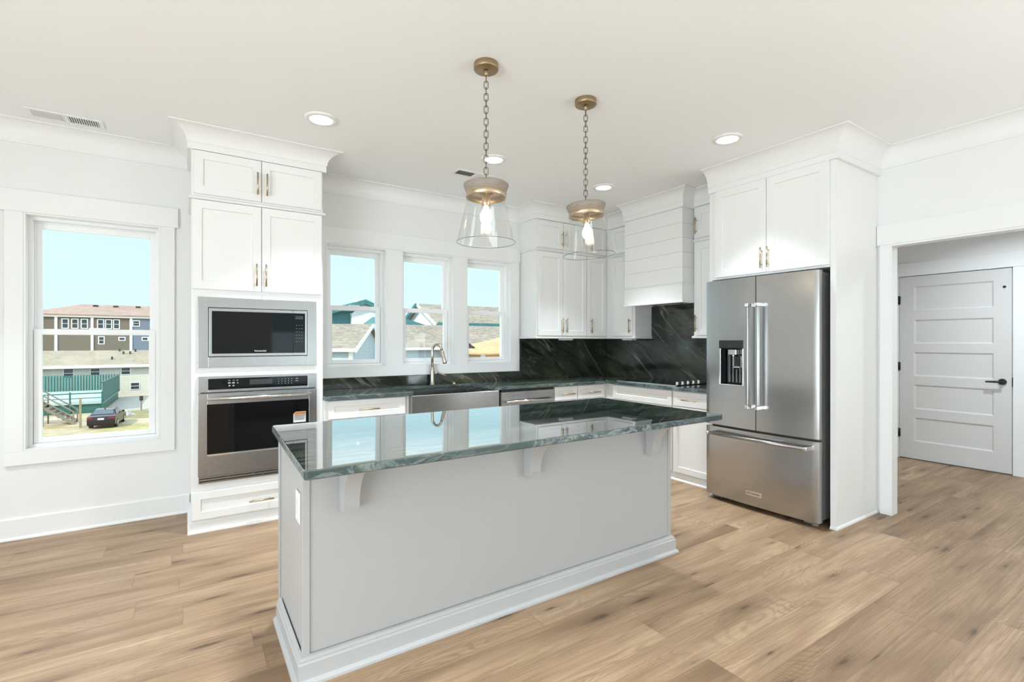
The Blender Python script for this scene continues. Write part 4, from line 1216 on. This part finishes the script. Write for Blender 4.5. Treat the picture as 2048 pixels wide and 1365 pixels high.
# ---------------------------------------------------------------- pendants
def link_mesh(L=0.042, Wd=0.021, r=0.0022):
    mb = MB()
    pts = []
    a = L/2 - Wd/2
    for i in range(8):
        t = PI*i/7; pts.append((Wd/2*math.cos(t), 0, a + Wd/2*math.sin(t)))
    for i in range(8):
        t = PI + PI*i/7; pts.append((Wd/2*math.cos(t), 0, -a + Wd/2*math.sin(t)))
    mb.tube(pts, r, 6, closed=True)
    return mb
LINK = None
def pendant(px, py, label, tilt_axis=None, tilt=0.0):
    global LINK
    P = thing('pendant_lamp', label, 'pendant lamp', (px, py, 1.815), group='pendant lamps over the island')
    MB().lathe([(0,CZ-0.0005),(0.063,CZ-0.0005),(0.064,CZ-0.003),(0.064,CZ-0.030),(0.062,CZ-0.033),(0,CZ-0.033)], px, py, 40).build('canopy', M['bronze'], P)
    MB().lathe([(0,CZ-0.033),(0.012,CZ-0.033),(0.013,CZ-0.045),(0.009,CZ-0.056),(0.007,CZ-0.064),(0,CZ-0.066)], px, py, 18).build('canopy_loop', M['bronze'], P)
    top, bot = CZ-0.062, 2.142
    n = 17
    pitch = (top-bot)/n
    for k in range(n):
        zc = top - pitch*(k+0.5)
        if LINK is None:
            o = link_mesh().build('chain_link', M['chain'], P, local=True); LINK = o
        else:
            o = LINK.copy(); C.objects.link(o); o.parent = P
        o.location = (0, 0, zc-1.815)
        o.rotation_euler = (0, 0, R(57+6*math.sin(k)) + (PI/2 if k % 2 else 0))
    T = Matrix.Identity(4)
    if tilt:
        pv = Vector((px, py, 2.13))
        T = Matrix.Translation(pv) @ Matrix.Rotation(tilt, 4, tilt_axis) @ Matrix.Translation(-pv)
    hk = MB().add(*[[],[]])
    pts = [T @ Vector((px+0.020*math.cos(a)*0.84, py-0.020*math.cos(a)*0.55, 2.118+0.024*math.sin(a))) for a in [PI*i/10 for i in range(11)]]
    hk.tube(pts, 0.0025, 8).build('hanging_loop', M['chain'], P)
    cap = MB().lathe([(0,2.121),(0.113,2.121),(0.1165,2.118),(0.1175,2.113),(0.102,2.072),(0.0985,2.068),(0.0985,2.085),(0,2.085)], px, py, 56, T).build('wood_cap', M['cap_wood'], P)
    MB().lathe([(0.1030,2.086),(0.1045,2.085),(0.1045,2.050),(0.1030,2.049),(0.0995,2.049),(0.0995,2.086)], px, py, 56, T).build('brass_band', M['brass'], P)
    for k in range(3):
        a = R(200+120*k); c, s = math.cos(a), math.sin(a)
        MB().tube([tuple(T @ Vector((px+c*0.104, py+s*0.104, 2.068))), tuple(T @ Vector((px+c*0.1075, py+s*0.1075, 2.068)))], 0.003, 10).build('band_screw', M['bronze'], P)
    MB().lathe([(0,2.0845),(0.0978,2.0845),(0.0978,2.0800),(0,2.0800)], px, py, 40, T).build('liner', M['liner'], P)
    MB().lathe([(0,2.0795),(0.036,2.0795),(0.036,2.073),(0.022,2.071),(0.022,2.012),(0.020,2.009),(0,2.009)], px, py, 28, T).build('socket', M['brass'], P)
    MB().lathe([(0.0975,2.076),(0.0985,2.050),(0.104,2.020),(0.150,1.826),(0.1515,1.820),(0.1535,1.818),(0.1540,1.822),(0.152,1.827),(0.106,2.020),(0.1,2.050),(0.0990,2.076),(0.0975,2.076)], px, py, 72, T).build('glass_shade', M['shade'], P)
    rp = [T @ Vector((px+0.1535*math.cos(2*PI*k/72), py+0.1535*math.sin(2*PI*k/72), 1.8185)) for k in range(72)]
    MB().tube(rp, 0.0012, 8, closed=True).build('refraction_rim', M['rim'], P)  # added dark ring imitating refraction along the bottom edge
    bl = MB().lathe([(0.012,2.0085),(0.0135,2.000),(0.017,1.990),(0.026,1.975),(0.0315,1.957),(0.0315,1.944),(0.026,1.927),(0.015,1.916),(0,1.912)], px, py, 28, T).build('bulb', M['bulb'], P)
    ld = bpy.data.lights.new('bulb_light', 'POINT'); ld.energy = BULB_POWER; ld.color = (1.0, 0.82, 0.6); ld.shadow_soft_size = 0.03
    lo = bpy.data.objects.new('bulb_light', ld); C.objects.link(lo); lo.parent = P; lo.location = (0, 0, 1.89-1.815)
pendant(1.300, 2.217, 'left of the two glass pendant lamps, hanging straight nearer the oven tower')
pendant(1.992, 2.219, 'glass pendant lamp nearer the fridge, its wooden cap hanging slightly tilted', Vector((math.sin(R(33.4)), math.cos(R(33.4)), 0)), R(-3.5))

# ---------------------------------------------------------------- ceiling lights and vents
def can(x, y, label=None, power=CAN_POWER):
    o = thing('recessed_light', label, 'ceiling light', (x, y, CZ-0.012), group='round recessed ceiling lights')
    MB().lathe([(0.100,CZ-0.0005),(0.100,CZ-0.003),(0.094,CZ-0.010),(0.072,CZ-0.012),(0.070,CZ-0.006),(0.070,CZ-0.0005)], x, y, 40).build('trim_ring', M['plastic'], o)
    MB().lathe([(0,CZ-0.006),(0.0700,CZ-0.006),(0.0700,CZ-0.004),(0,CZ-0.004)], x, y, 40).build('lens', M['lens'], o)
    ld = bpy.data.lights.new('downlight', 'AREA'); ld.shape = 'DISK'; ld.size = 0.13; ld.energy = power; ld.spread = R(142 if x > 4.4 else (78 if power < 10 else 95)); ld.color = (0.84, 0.94, 1.0)
    lo = bpy.data.objects.new('downlight', ld); C.objects.link(lo); lo.parent = o; lo.location = (0, 0, -0.004)
can(0.723, 3.347, 'round ceiling light in front of the oven tower')
can(2.024, 3.335, 'round ceiling light beside the left pendant chain, near the small vent')
can(3.248, 3.371, 'round ceiling light in front of the corner cabinets, right of the tilted pendant')
can(3.212, 2.081, 'round ceiling light in front of the fridge cabinet', 6.0)
for i, (x, y) in enumerate(((0.75,1.0),(-1.6,3.2),(-1.6,1.0),(-1.6,-1.2),(0.8,-1.2),(3.2,-1.2),(-1.6,-3.4),(0.8,-3.4),(3.2,-3.4),(5.6,1.0))):  # unseen lights added to brighten the room and hall
    can(x, y, 'added round ceiling light out of view, %s' % ('in the hall' if x > 4.4 else 'over the living area'), 22.0 if x > 4.4 else 13.0)

def vent(x0, x1, y0, y1, label, n, flip=1):
    o = thing('ceiling_vent', label, 'vent', ((x0+x1)/2, (y0+y1)/2, CZ-0.008))
    m = 0.026
    mb = MB()
    z0, z1 = CZ-0.007, CZ-0.0005
    mb.box(x0, x1, y0, y0+m, z0, z1); mb.box(x0, x1, y1-m, y1, z0, z1)
    mb.box(x0, x0+m, y0+m, y1-m, z0, z1); mb.box(x1-m, x1, y0+m, y1-m, z0, z1)
    xm = (x0+x1)/2
    mb.box(xm-0.008, xm+0.008, y0+m, y1-m, z0, z1)
    mb.build('frame', M['plastic'], o, bevel=0.002)
    MB().box(x0+m, x1-m, y0+m, y1-m, CZ-0.0015, CZ-0.0005).build('dark_duct_sheet', M['void_shade'], o)  # flat dark sheet painted as the shade inside a duct
    for h, (a, b, tl) in enumerate(((x0+m, xm-0.008, -flip), (xm+0.008, x1-m, flip))):
        for k in range(n):
            xc = a + (b-a)*(k+0.5)/n
            tl *= 1
            w = 0.0042
            v = [(xc-w*0.2-tl*0.003,y0+m,CZ-0.0070),(xc+w*0.2-tl*0.003,y0+m,CZ-0.0070),(xc+w*0.2+tl*0.005,y0+m,CZ-0.0018),(xc-w*0.2+tl*0.005,y0+m,CZ-0.0018)]
            v2 = [(p[0], y1-m, p[2]) for p in v]
            MB().add(v+v2, [(0,1,2,3),(7,6,5,4),(0,4,5,1),(1,5,6,2),(2,6,7,3),(3,7,4,0)]).build('louvre', M['plastic'], o)
vent(-0.845, -0.465, 4.172, 4.330, 'white ceiling vent with two banks of louvres above the tall window', 13, -1)
vent(1.880, 2.270, 3.672, 3.822, 'white ceiling vent partly behind the left pendant cap', 12, -1)

# ---------------------------------------------------------------- outdoors
GZ = -5.7
struct(MB().box(-160, 190, 8.0, 200, GZ-0.3, GZ).build('ground', M['ground']), 'sandy ground outside the windows')
struct(MB().box(-60, 60, -80, YB-0.6, GZ-0.3, GZ).build('ground_rear', M['ground']), 'ground behind the house')

def gable(mb, x0, x1, y0, y1, ze, zr, ov=0.3, th=0.18, ridge='x', hip0=0.0, hip1=0.0):
    """two roof slopes; ridge along x between hips"""
    if ridge == 'x':
        ym = (y0+y1)/2
        a = [(x0-ov, y0-ov, ze), (x1+ov, y0-ov, ze), (x1+ov-hip1, ym, zr), (x0-ov+hip0, ym, zr)]
        b = [(x0-ov, y1+ov, ze), (x1+ov, y1+ov, ze), (x1+ov-hip1, ym, zr), (x0-ov+hip0, ym, zr)]
    else:
        xm = (x0+x1)/2
        a = [(x0-ov, y0-ov, ze), (x0-ov, y1+ov, ze), (xm, y1+ov-hip1, zr), (xm, y0-ov+hip0, zr)]
        b = [(x1+ov, y0-ov, ze), (x1+ov, y1+ov, ze), (xm, y1+ov-hip1, zr), (xm, y0-ov+hip0, zr)]
    for q in (a, b):
        v = q + [(p[0], p[1], p[2]-th) for p in q]
        mb.add(v, [(0,1,2,3),(7,6,5,4),(0,4,5,1),(1,5,6,2),(2,6,7,3),(3,7,4,0)])
    if hip0 or hip1:
        if ridge == 'x':
            if hip0: mb.add([a[0], b[0], a[3], (a[0][0],a[0][1],a[0][2]-th), (b[0][0],b[0][1],b[0][2]-th)], [(0,1,2),(0,3,4,1)])
            if hip1: mb.add([a[1], b[1], a[2], (a[1][0],a[1][1],a[1][2]-th), (b[1][0],b[1][1],b[1][2]-th)], [(0,1,2),(0,3,4,1)])
    return mb
def ewin(parent, u0, u1, p, z0, z1, axis='Y', fr=0.09, mull=True):
    """outdoor window on a wall that looks to -Y (local coordinates)"""
    mb = MB()
    mb.box(u0-fr, u0, p-0.06, p, z0-fr, z1+fr); mb.box(u1, u1+fr, p-0.06, p, z0-fr, z1+fr)
    mb.box(u0, u1, p-0.06, p, z1, z1+fr); mb.box(u0, u1, p-0.06, p, z0-fr, z0)
    if mull: mb.box(u0, u1, p-0.05, p, (z0+z1)/2-0.03, (z0+z1)/2+0.03)
    w = mb.build('window', M['e_trim'], parent, local=True)
    MB().box(u0, u1, p-0.03, p-0.005, z0, z1).build('pane', M['e_glass'], w, local=True)

# townhouse row far behind (three storeys, brown and slate)
tb = thing('townhouse_row', 'three storey brown and slate townhouses with red-brown roof far behind', 'building', (0, 0, 0))
YT = 108.0
h0, h1 = GZ, 5.5
MB().box(-21.5, -8.22, YT, YT+14, h0, h1).build('brown_block', M['s_brown'], tb, local=True)
MB().box(-8.22, 9, YT, YT+14, h0, h1).build('slate_block', M['s_slate'], tb, local=True)
MB().box(-21.7, 9.2, YT-0.3, YT-0.05, h1-0.1, h1+0.45).build('fascia', M['e_trim'], tb, local=True)
for x in (-17.93, -13.4, -8.22): MB().box(x-0.18, x+0.18, YT-0.12, YT-0.001, h0, h1-0.1).build('corner_board', M['e_trim'], tb, local=True)
gable(MB(), -21.5, 9, YT, YT+14, h1+0.4, h1+2.5, 0.4, 0.25, 'x', 6.3, 3).build('roof', M['r_brown'], tb, local=True)
for x in (-16.8,-15.6,-14.4,-12.3,-11.25,-10.2): ewin(tb, x-0.33, x+0.33, YT, 3.6, 5.0, fr=0.13)
ewin(tb, -7.9, -7.1, YT, 4.1, 4.9, fr=0.13)
ewin(tb, -12.5, -11.9, YT, 1.0, 2.1, fr=0.14)
ewin(tb, -9.8, -9.1, YT, 1.6, 2.0, fr=0.14, mull=False)
ewin(tb, -6.6, -5.9, YT, 1.6, 2.0, fr=0.14, mull=False); ewin(tb, -5.6, -4.9, YT, 1.6, 2.0, fr=0.14, mull=False)
for x in (-13.6, -10.8, -7.6, -5.2): MB().box(x-0.35, x+0.35, YT+5.2, YT+5.7, h1+1.95, h1+2.3).build('roof_vent', M['r_dark'], tb, local=True)

# long cream building
cb = thing('cream_building', 'long two storey cream building with olive shingle roof behind the car', 'building', (0, 0, 0))
YC = 79.7
MB().box(-30, 3.5, YC, YC+9, GZ, -1.75).build('wall', M['s_cream'], cb, local=True)
gable(MB(), -30, 3.5, YC, YC+9, -1.62, 0.15, 0.5, 0.2, 'x').build('roof', M['r_olive'], cb, local=True)
MB().box(-30.5, 4.0, YC-0.62, YC-0.5, -1.95, -1.6).build('fascia', M['e_trim'], cb, local=True)
for x, z0, z1 in ((-12.1,-3.1,-2.0),(-9.6,-2.85,-2.05),(-6.6,-2.85,-2.02),(-5.65,-4.8,-4.0)):
    ewin(cb, x-0.42, x+0.42, YC, z0, z1, fr=0.07)
for x, y in ((-7.6,4.2),(-7.1,3.2),(-6.4,3.2),(-8.1,1.4),(-5.9,4.0)):
    MB().box(x-0.09, x+0.09, YC+y-0.1, YC+y+0.1, -1.55+y*0.35, -1.1+y*0.35).build('roof_vent', M['r_dark'], cb, local=True)

# green deck
dk = thing('green_deck', 'green board fence deck left of the parked car', 'deck', (0, 0, GZ))
dx1, dy0, dy1 = -7.0, 63.0, 77.5
MB().box(-24, dx1, dy0, dy1, 0.9, 1.15).build('platform', M['deck_pale'], dk, local=True)
mb = MB(); mb.box(-24, dx1, dy0+0.15, dy0+0.2, 0.0, 0.9); mb.box(dx1-0.2, dx1-0.15, dy0, dy1, 0.0, 0.9)
mb.build('skirt', M['deck_green'], dk, local=True)
mb = MB()
for k in range(65): mb.box(-24+k*0.26, -24+k*0.26+0.2, dy1-0.08, dy1-0.03, 1.15, 3.0)
mb.build('rear_fence', M['deck_green'], dk, local=True)
mb = MB()
for k in range(66): mb.box(dx1-0.05, dx1, dy0+k*0.22, dy0+k*0.22+0.17, 0.95, 2.95)
mb.box(dx1-0.1, dx1+0.03, dy0, dy1, 2.9, 3.02); mb.box(dx1-0.1, dx1+0.03, dy0, dy1, 1.0, 1.12)
mb.build('side_fence', M['deck_green'], dk, local=True)
mb = MB()
mb.box(-24, dx1, dy0, dy0+0.06, 1.9, 2.0); mb.box(-24, dx1, dy0, dy0+0.06, 1.45, 1.52)
mb.build('front_rail', M['deck_green'], dk, local=True)
for k in range(7): MB().box(dx1-0.12-k*2.4, dx1-k*2.4, dy0-0.04, dy0+0.08, 0, 2.1).build('post', M['deck_green'], dk, local=True)

# wooden stairs
sr = thing('outdoor_stairs', 'weathered wooden outdoor stairs at the left edge of the tall window', 'stairs', (-8.2, 56.0, GZ))
mb = MB()
for k in range(12): mb.box(-0.25-k*0.31, 0.1-k*0.31, -0.9, 0.9, 0.14+k*0.24, 0.22+k*0.24)
mb.build('tread', M['e_wood'], sr, local=True)
for y in (-0.92, 0.92): MB().prism([(0.1,0.0),(0.1,0.25),(-3.9,3.33),(-3.9,3.03)], y-0.03, y+0.03, 'y').build('stringer', M['e_wood'], sr, local=True)
for y in (-0.94, 0.94):
    mb = MB(); mb.prism([(0.15,1.03),(0.15,1.15),(-3.9,4.28),(-3.9,4.16)], y-0.04, y+0.04, 'y'); mb.prism([(0.15,0.60),(0.15,0.70),(-3.9,3.82),(-3.9,3.72)], y-0.03, y+0.03, 'y')
    mb.build('handrail', M['e_wood'], sr, local=True)
    for k in range(3): MB().box(0.1-k*1.9, 0.2-k*1.9, y-0.05, y+0.05, 0, 1.12+k*1.47).build('post', M['e_wood'], sr, local=True)
MB().box(-6.5, -3.65, -1.2, 1.2, 2.95, 3.15).build('landing', M['e_wood'], sr, local=True)
pt_ = MB().box(-7.34, -7.20, 52.6, 52.74, GZ, GZ+2.45).build('wooden_post', M['post_wood'])
tag(pt_, 'brown wooden post standing left of the parked car', 'post')

# slab drive, rubble, meter post
dv = MB().prism([(-6.95,63.3),(8,62.9),(8,79.0),(-6.95,79.0)], GZ, GZ+0.05).build('driveway', M['concrete']); struct(dv, 'pale concrete drive before the cream building')
gr = MB().prism([(-6.3,49.0),(-3.0,47.0),(-2.0,52.6),(-5.0,53.2)], GZ, GZ+0.012).build('lawn_patch', plain('dry_grass', (0.43,0.36,0.16), 0.95, var=0.25, scale=1.2)); struct(gr, 'dry yellow-green grass right of the car')
gr = MB().prism([(-6.6,57.2),(-2.0,56.0),(-2.0,62.6),(-6.4,62.9)], GZ, GZ+0.012).build('lawn_patch', plain('weedy_grass', (0.27,0.24,0.11), 0.95, var=0.3, scale=1.2)); struct(gr, 'weedy strip beyond the car')
rb = bmesh.new(); bmesh.ops.create_icosphere(rb, subdivisions=3, radius=1.0)
for v in rb.verts:
    v.co.x *= 0.75*(1+0.25*math.sin(5*v.co.y+1)); v.co.y *= 0.6; v.co.z = max(-0.02, v.co.z*0.42*(1+0.4*math.sin(7*v.co.x)*math.cos(4*v.co.y)))
me = bpy.data.meshes.new('rubble_pile'); rb.to_mesh(me); rb.free()
ro = bpy.data.objects.new('rubble_pile', me); C.objects.link(ro); me.materials.append(M['rock']); ro.location = (-5.0, 59.0, GZ)
tag(ro, 'pale heap of rubble on the weeds right of the car', 'rubble')
mp = thing('meter_post', 'dark short meter post beyond the rubble heap', 'post', (-3.95, 62.9, GZ))
MB().box(-0.06, 0.06, -0.06, 0.06, 0, 1.05).build('post', M['e_wood'], mp, local=True)
MB().box(-0.15, 0.15, -0.12, 0.10, 1.0, 1.45).build('meter_box', M['r_dark'], mp, local=True)

# parked car
CR = thing('parked_car', 'dark sedan parked on the sandy yard seen from behind', 'car', (-5.63, 53.4, GZ), R(-4))
# local: length along +Y (front), width along X
prof_low = [(-2.40,0.42),(-2.42,0.70),(-2.36,0.98),(-1.95,1.06),(-0.9,1.02),(0.9,0.97),(1.9,0.86),(2.30,0.72),(2.38,0.50),(2.36,0.30),(-2.32,0.30)]
def loft(mb, secs):
    o = len(mb.v); n = len(secs[0])
    for s_ in secs: mb.v.extend(s_)
    for i in range(len(secs)-1):
        for k in range(n):
            j = (k+1) % n
            mb.f.append((o+i*n+k, o+i*n+j, o+(i+1)*n+j, o+(i+1)*n+k)); mb.sm.append(False)
    mb.f.append(tuple(o+k for k in range(n))); mb.sm.append(False)
    mb.f.append(tuple(o+(len(secs)-1)*n+k for k in range(n))); mb.sm.append(False)
mb = MB()
secs = []
for x, sc, dz in ((-0.90,0.955,-0.02),(-0.88,0.985,0.0),(-0.70,1.0,0.01),(0.70,1.0,0.01),(0.88,0.985,0.0),(0.90,0.955,-0.02)):
    secs.append([(x, y*sc, z+(dz if z > 0.6 else 0)) for y, z in prof_low])
loft(mb, secs)
mb.build('body', M['car_paint'], CR, local=True, bevel=0.02)
mb = MB()
cab = [(-1.95,1.04),(-1.15,1.42),(-0.3,1.47),(0.35,1.42),(1.15,0.98)]
lo, hi = 0.82, 0.60
v = []
for y, z in cab:
    w = lo + (hi-lo)*((z-0.98)/0.49)
    v += [(-w, y, z), (w, y, z)]
mb.add(v, [(0,1,3,2),(2,3,5,4),(4,5,7,6),(6,7,9,8),(0,2,4,6,8),(9,7,5,3,1),(0,8,9,1)])
mb.build('cabin', M['car_paint'], CR, local=True)
mb = MB()
mb.add([(-0.70,-1.80,1.120),(0.70,-1.80,1.120),(0.57,-1.20,1.408),(-0.57,-1.20,1.408)], [(0,1,2,3)])
mb.add([(p[0], p[1]-0.004, p[2]+0.008) for p in [(-0.70,-1.80,1.120),(0.70,-1.80,1.120),(0.57,-1.20,1.408),(-0.57,-1.20,1.408)]], [(0,1,2,3)])
mb.build('rear_window', M['car_glass'], CR, local=True)
for s in (-1, 1):
    MB().add([(s*0.800,-1.45,1.07),(s*0.800,0.85,1.02),(s*0.645,0.30,1.38),(s*0.640,-1.0,1.40)], [(0,1,2,3)]).add([(s*0.812,-1.45,1.07),(s*0.812,0.85,1.02),(s*0.657,0.30,1.38),(s*0.652,-1.0,1.40)], [(0,1,2,3)]).build('side_window', M['car_glass'], CR, local=True)
    MB().box(s*0.48, s*0.86, -2.43, -2.30, 0.80, 0.93).build('tail_lamp', M['tail'], CR, local=True, bevel=0.02)
    MB().box(s*0.86, s*1.03, 0.62, 0.78, 0.98, 1.12).build('mirror', M['car_paint'], CR, local=True, bevel=0.02)
    for y in (-1.42, 1.42):
        w = MB().tube([(s*0.68, y, 0.33), (s*0.915, y, 0.33)], 0.33, 24).build('wheel', M['rubber'], CR, local=True)
        MB().tube([(s*0.912, y, 0.33), (s*0.925, y, 0.33)], 0.22, 20).build('hub_cap', M['chrome'], w, local=True)
MB().box(-0.20, 0.20, -2.44, -2.40, 0.74, 0.88).build('licence_plate', M['print'], CR, local=True)
MB().box(-0.03, 0.03, -0.95, -0.80, 1.43, 1.53).build('roof_aerial', M['car_paint'], CR, local=True)

# house A: blue-grey siding, tan roof hipped on the left, gable end on the right
ha = thing('blue_grey_house', 'blue-grey sided house with tan roof seen through the window nearest the tower', 'house', (7.15, 26.0, GZ), R(-30))
ez, rz = 6.64, 8.06
MB().box(-5.8, 0, 0, 7.5, 0, ez-0.15).prism([(0.0,ez-0.15),(7.5,ez-0.15),(3.75,rz-0.25)], -0.15, 0.0, 'x').build('wall', M['s_blue'], ha, local=True)
gable(MB(), -5.8, 0, 0, 7.5, ez, rz, 0.25, 0.12, 'x', 3.4, 0).build('roof', M['r_tan'], ha, local=True)
MB().box(-6.05, 0.27, -0.33, -0.25, ez-0.16, ez+0.01).build('fascia', M['e_trim'], ha, local=True)
MB().box(-0.16, 0.02, -0.03, 0.14, 0, ez-0.15).build('corner_board', M['e_trim'], ha, local=True)
mb = MB()
mb.prism([(-0.30,ez-0.20),(-0.30,ez+0.02),(3.75,rz+0.02),(3.75,rz-0.2)], 0.25, 0.32, 'x'); mb.prism([(7.8,ez-0.20),(7.8,ez+0.02),(3.75,rz+0.02),(3.75,rz-0.2)], 0.25, 0.32, 'x')
mb.build('rake_board', M['e_trim'], ha, local=True)
MB().box(-3.4, -3.1, 1.3, 1.6, 6.9, 7.5).build('roof_vent', M['e_trim'], ha, local=True)

# house B: long tan roof over blue-grey siding
hb_ = thing('long_roof_house', 'long tan roofed house with blue-grey siding behind the faucet', 'house', (11.2, 31.0, GZ))
MB().box(0, 14, 0, 8, 0, 6.55).build('wall', M['s_blue'], hb_, local=True)
gable(MB(), 0, 14, 0, 8, 6.60, 8.28, 0.25, 0.12, 'x').build('roof', M['r_tan'], hb_, local=True)
MB().box(-0.3, 14.3, -0.34, -0.25, 6.45, 6.61).build('fascia', M['e_trim'], hb_, local=True)
ewin(hb_, 5.3, 6.6, 0, 4.6, 6.2)
# dark porch roof at its front
po = thing('dark_porch_roof', 'small dark gabled porch roof at left of the corner side window', 'porch', (15.15, 29.2, GZ))
MB().prism([(-0.6,6.55),(1.0,6.55),(-0.1,7.25)], -0.4, 1.6, 'y').build('roof', M['r_dark'], po, local=True)
MB().box(-0.65, 1.05, -0.42, -0.40, 6.35, 6.55).build('fascia', M['e_trim'], po, local=True)
for x in (-0.4, 0.8): MB().box(x-0.08, x+0.08, -0.3, -0.14, 0, 6.4).build('post', M['e_trim'], po, local=True)

# house C: plywood roofed house under construction
hc = thing('unfinished_house', 'low house under construction with bare plywood roof at the lower right', 'house', (14.85, 26.6, GZ))
MB().box(0.7, 9, 0.3, 5, 0, 6.25).build('wall', M['s_tan'], hc, local=True)
gable(MB(), 0.6, 9, 0.2, 5, 6.30, 7.4, 0.35, 0.10, 'x', 3.6, 0).build('roof', M['r_ply'], hc, local=True)
mb = MB(); mb.box(0.5, 0.75, 0.1, 0.3, 0, 6.2); mb.box(1.9, 2.6, 0.2, 0.3, 0, 6.1)
mb.build('house_wrap', M['e_trim'], hc, local=True)
MB().box(2.65, 3.3, 0.22, 0.29, 4.9, 6.0).build('window_opening', M['r_dark'], hc, local=True)

# house D: teal block with white gabled bay
hd = thing('teal_house', 'teal sided house with white gabled bay behind the blue-grey roof', 'house', (12.4, 45.0, GZ))
MB().box(-9, -0.05, 0.4, 8, 0, 9.75).build('teal_wall', M['s_teal'], hd, local=True)
gable(MB(), -9, -0.05, 0.4, 8, 9.78, 10.1, 0.2, 0.15, 'x').build('side_roof', M['r_teal'], hd, local=True)
MB().box(-0.05, 4.0, 0, 8, 0, 9.5).prism([(-0.05,9.5),(4.0,9.5),(1.1,10.6)], 0.0, 0.3, 'y').build('white_wall', M['s_white'], hd, local=True)
mb = MB()
for q in ([(1.1,10.85),(-2.2,9.75)], [(1.1,10.85),(4.4,9.45)]):
    (xa, za), (xb, zb) = q
    mb.prism([(xa,za),(xb,zb),(xb,zb-0.40),(xa,za-0.40)], -0.45, 8.2, 'y')
mb.build('gable_roof', M['r_teal'], hd, local=True)
ewin(hd, -2.6, -1.0, 0.4, 6.6, 8.0, fr=0.22, mull=False)

# house E: white gable end with tan roof
he = thing('white_gable_house', 'white gable ended house with tan roof beyond the long roof', 'house', (19.2, 41.5, GZ))
MB().box(0, 26, 0, 8, 0, 8.55).prism([(0.0,8.55),(8.0,8.55),(4.0,10.6)], 0, 0.3, 'x').build('wall', M['s_white'], he, local=True)
gable(MB(), 0, 26, 0, 8, 8.65, 10.75, 0.35, 0.18, 'x').build('roof', M['r_tan'], he, local=True)
MB().box(-0.2, 26.2, -0.45, -0.36, 8.50, 8.78).build('fascia', M['r_teal'], he, local=True)
mb = MB()
for a, b in ((-0.40, 4.0), (8.40, 4.0)): mb.prism([(a,8.35),(a,8.68),(b,10.78),(b,10.45)], -0.42, -0.35, 'x')
mb.build('rake_board', M['e_trim'], he, local=True)
MB().prism([(8.40,8.30),(8.40,8.68),(4.0,10.78),(4.0,10.40)], -0.6, -0.42, 'x').build('teal_rake', M['r_teal'], he, local=True)
# low teal roof between
lt = thing('low_teal_roof', 'low teal roofed building before the white gable house', 'building', (13.6, 37.5, GZ))
MB().box(-1.1, 2.4, 0.3, 5, 0, 8.3).build('wall', M['s_teal'], lt, local=True)
MB().prism([(-1.2,8.3),(2.9,8.3),(-0.1,9.15)], 0.0, 5.2, 'y').build('roof', M['r_teal'], lt, local=True)
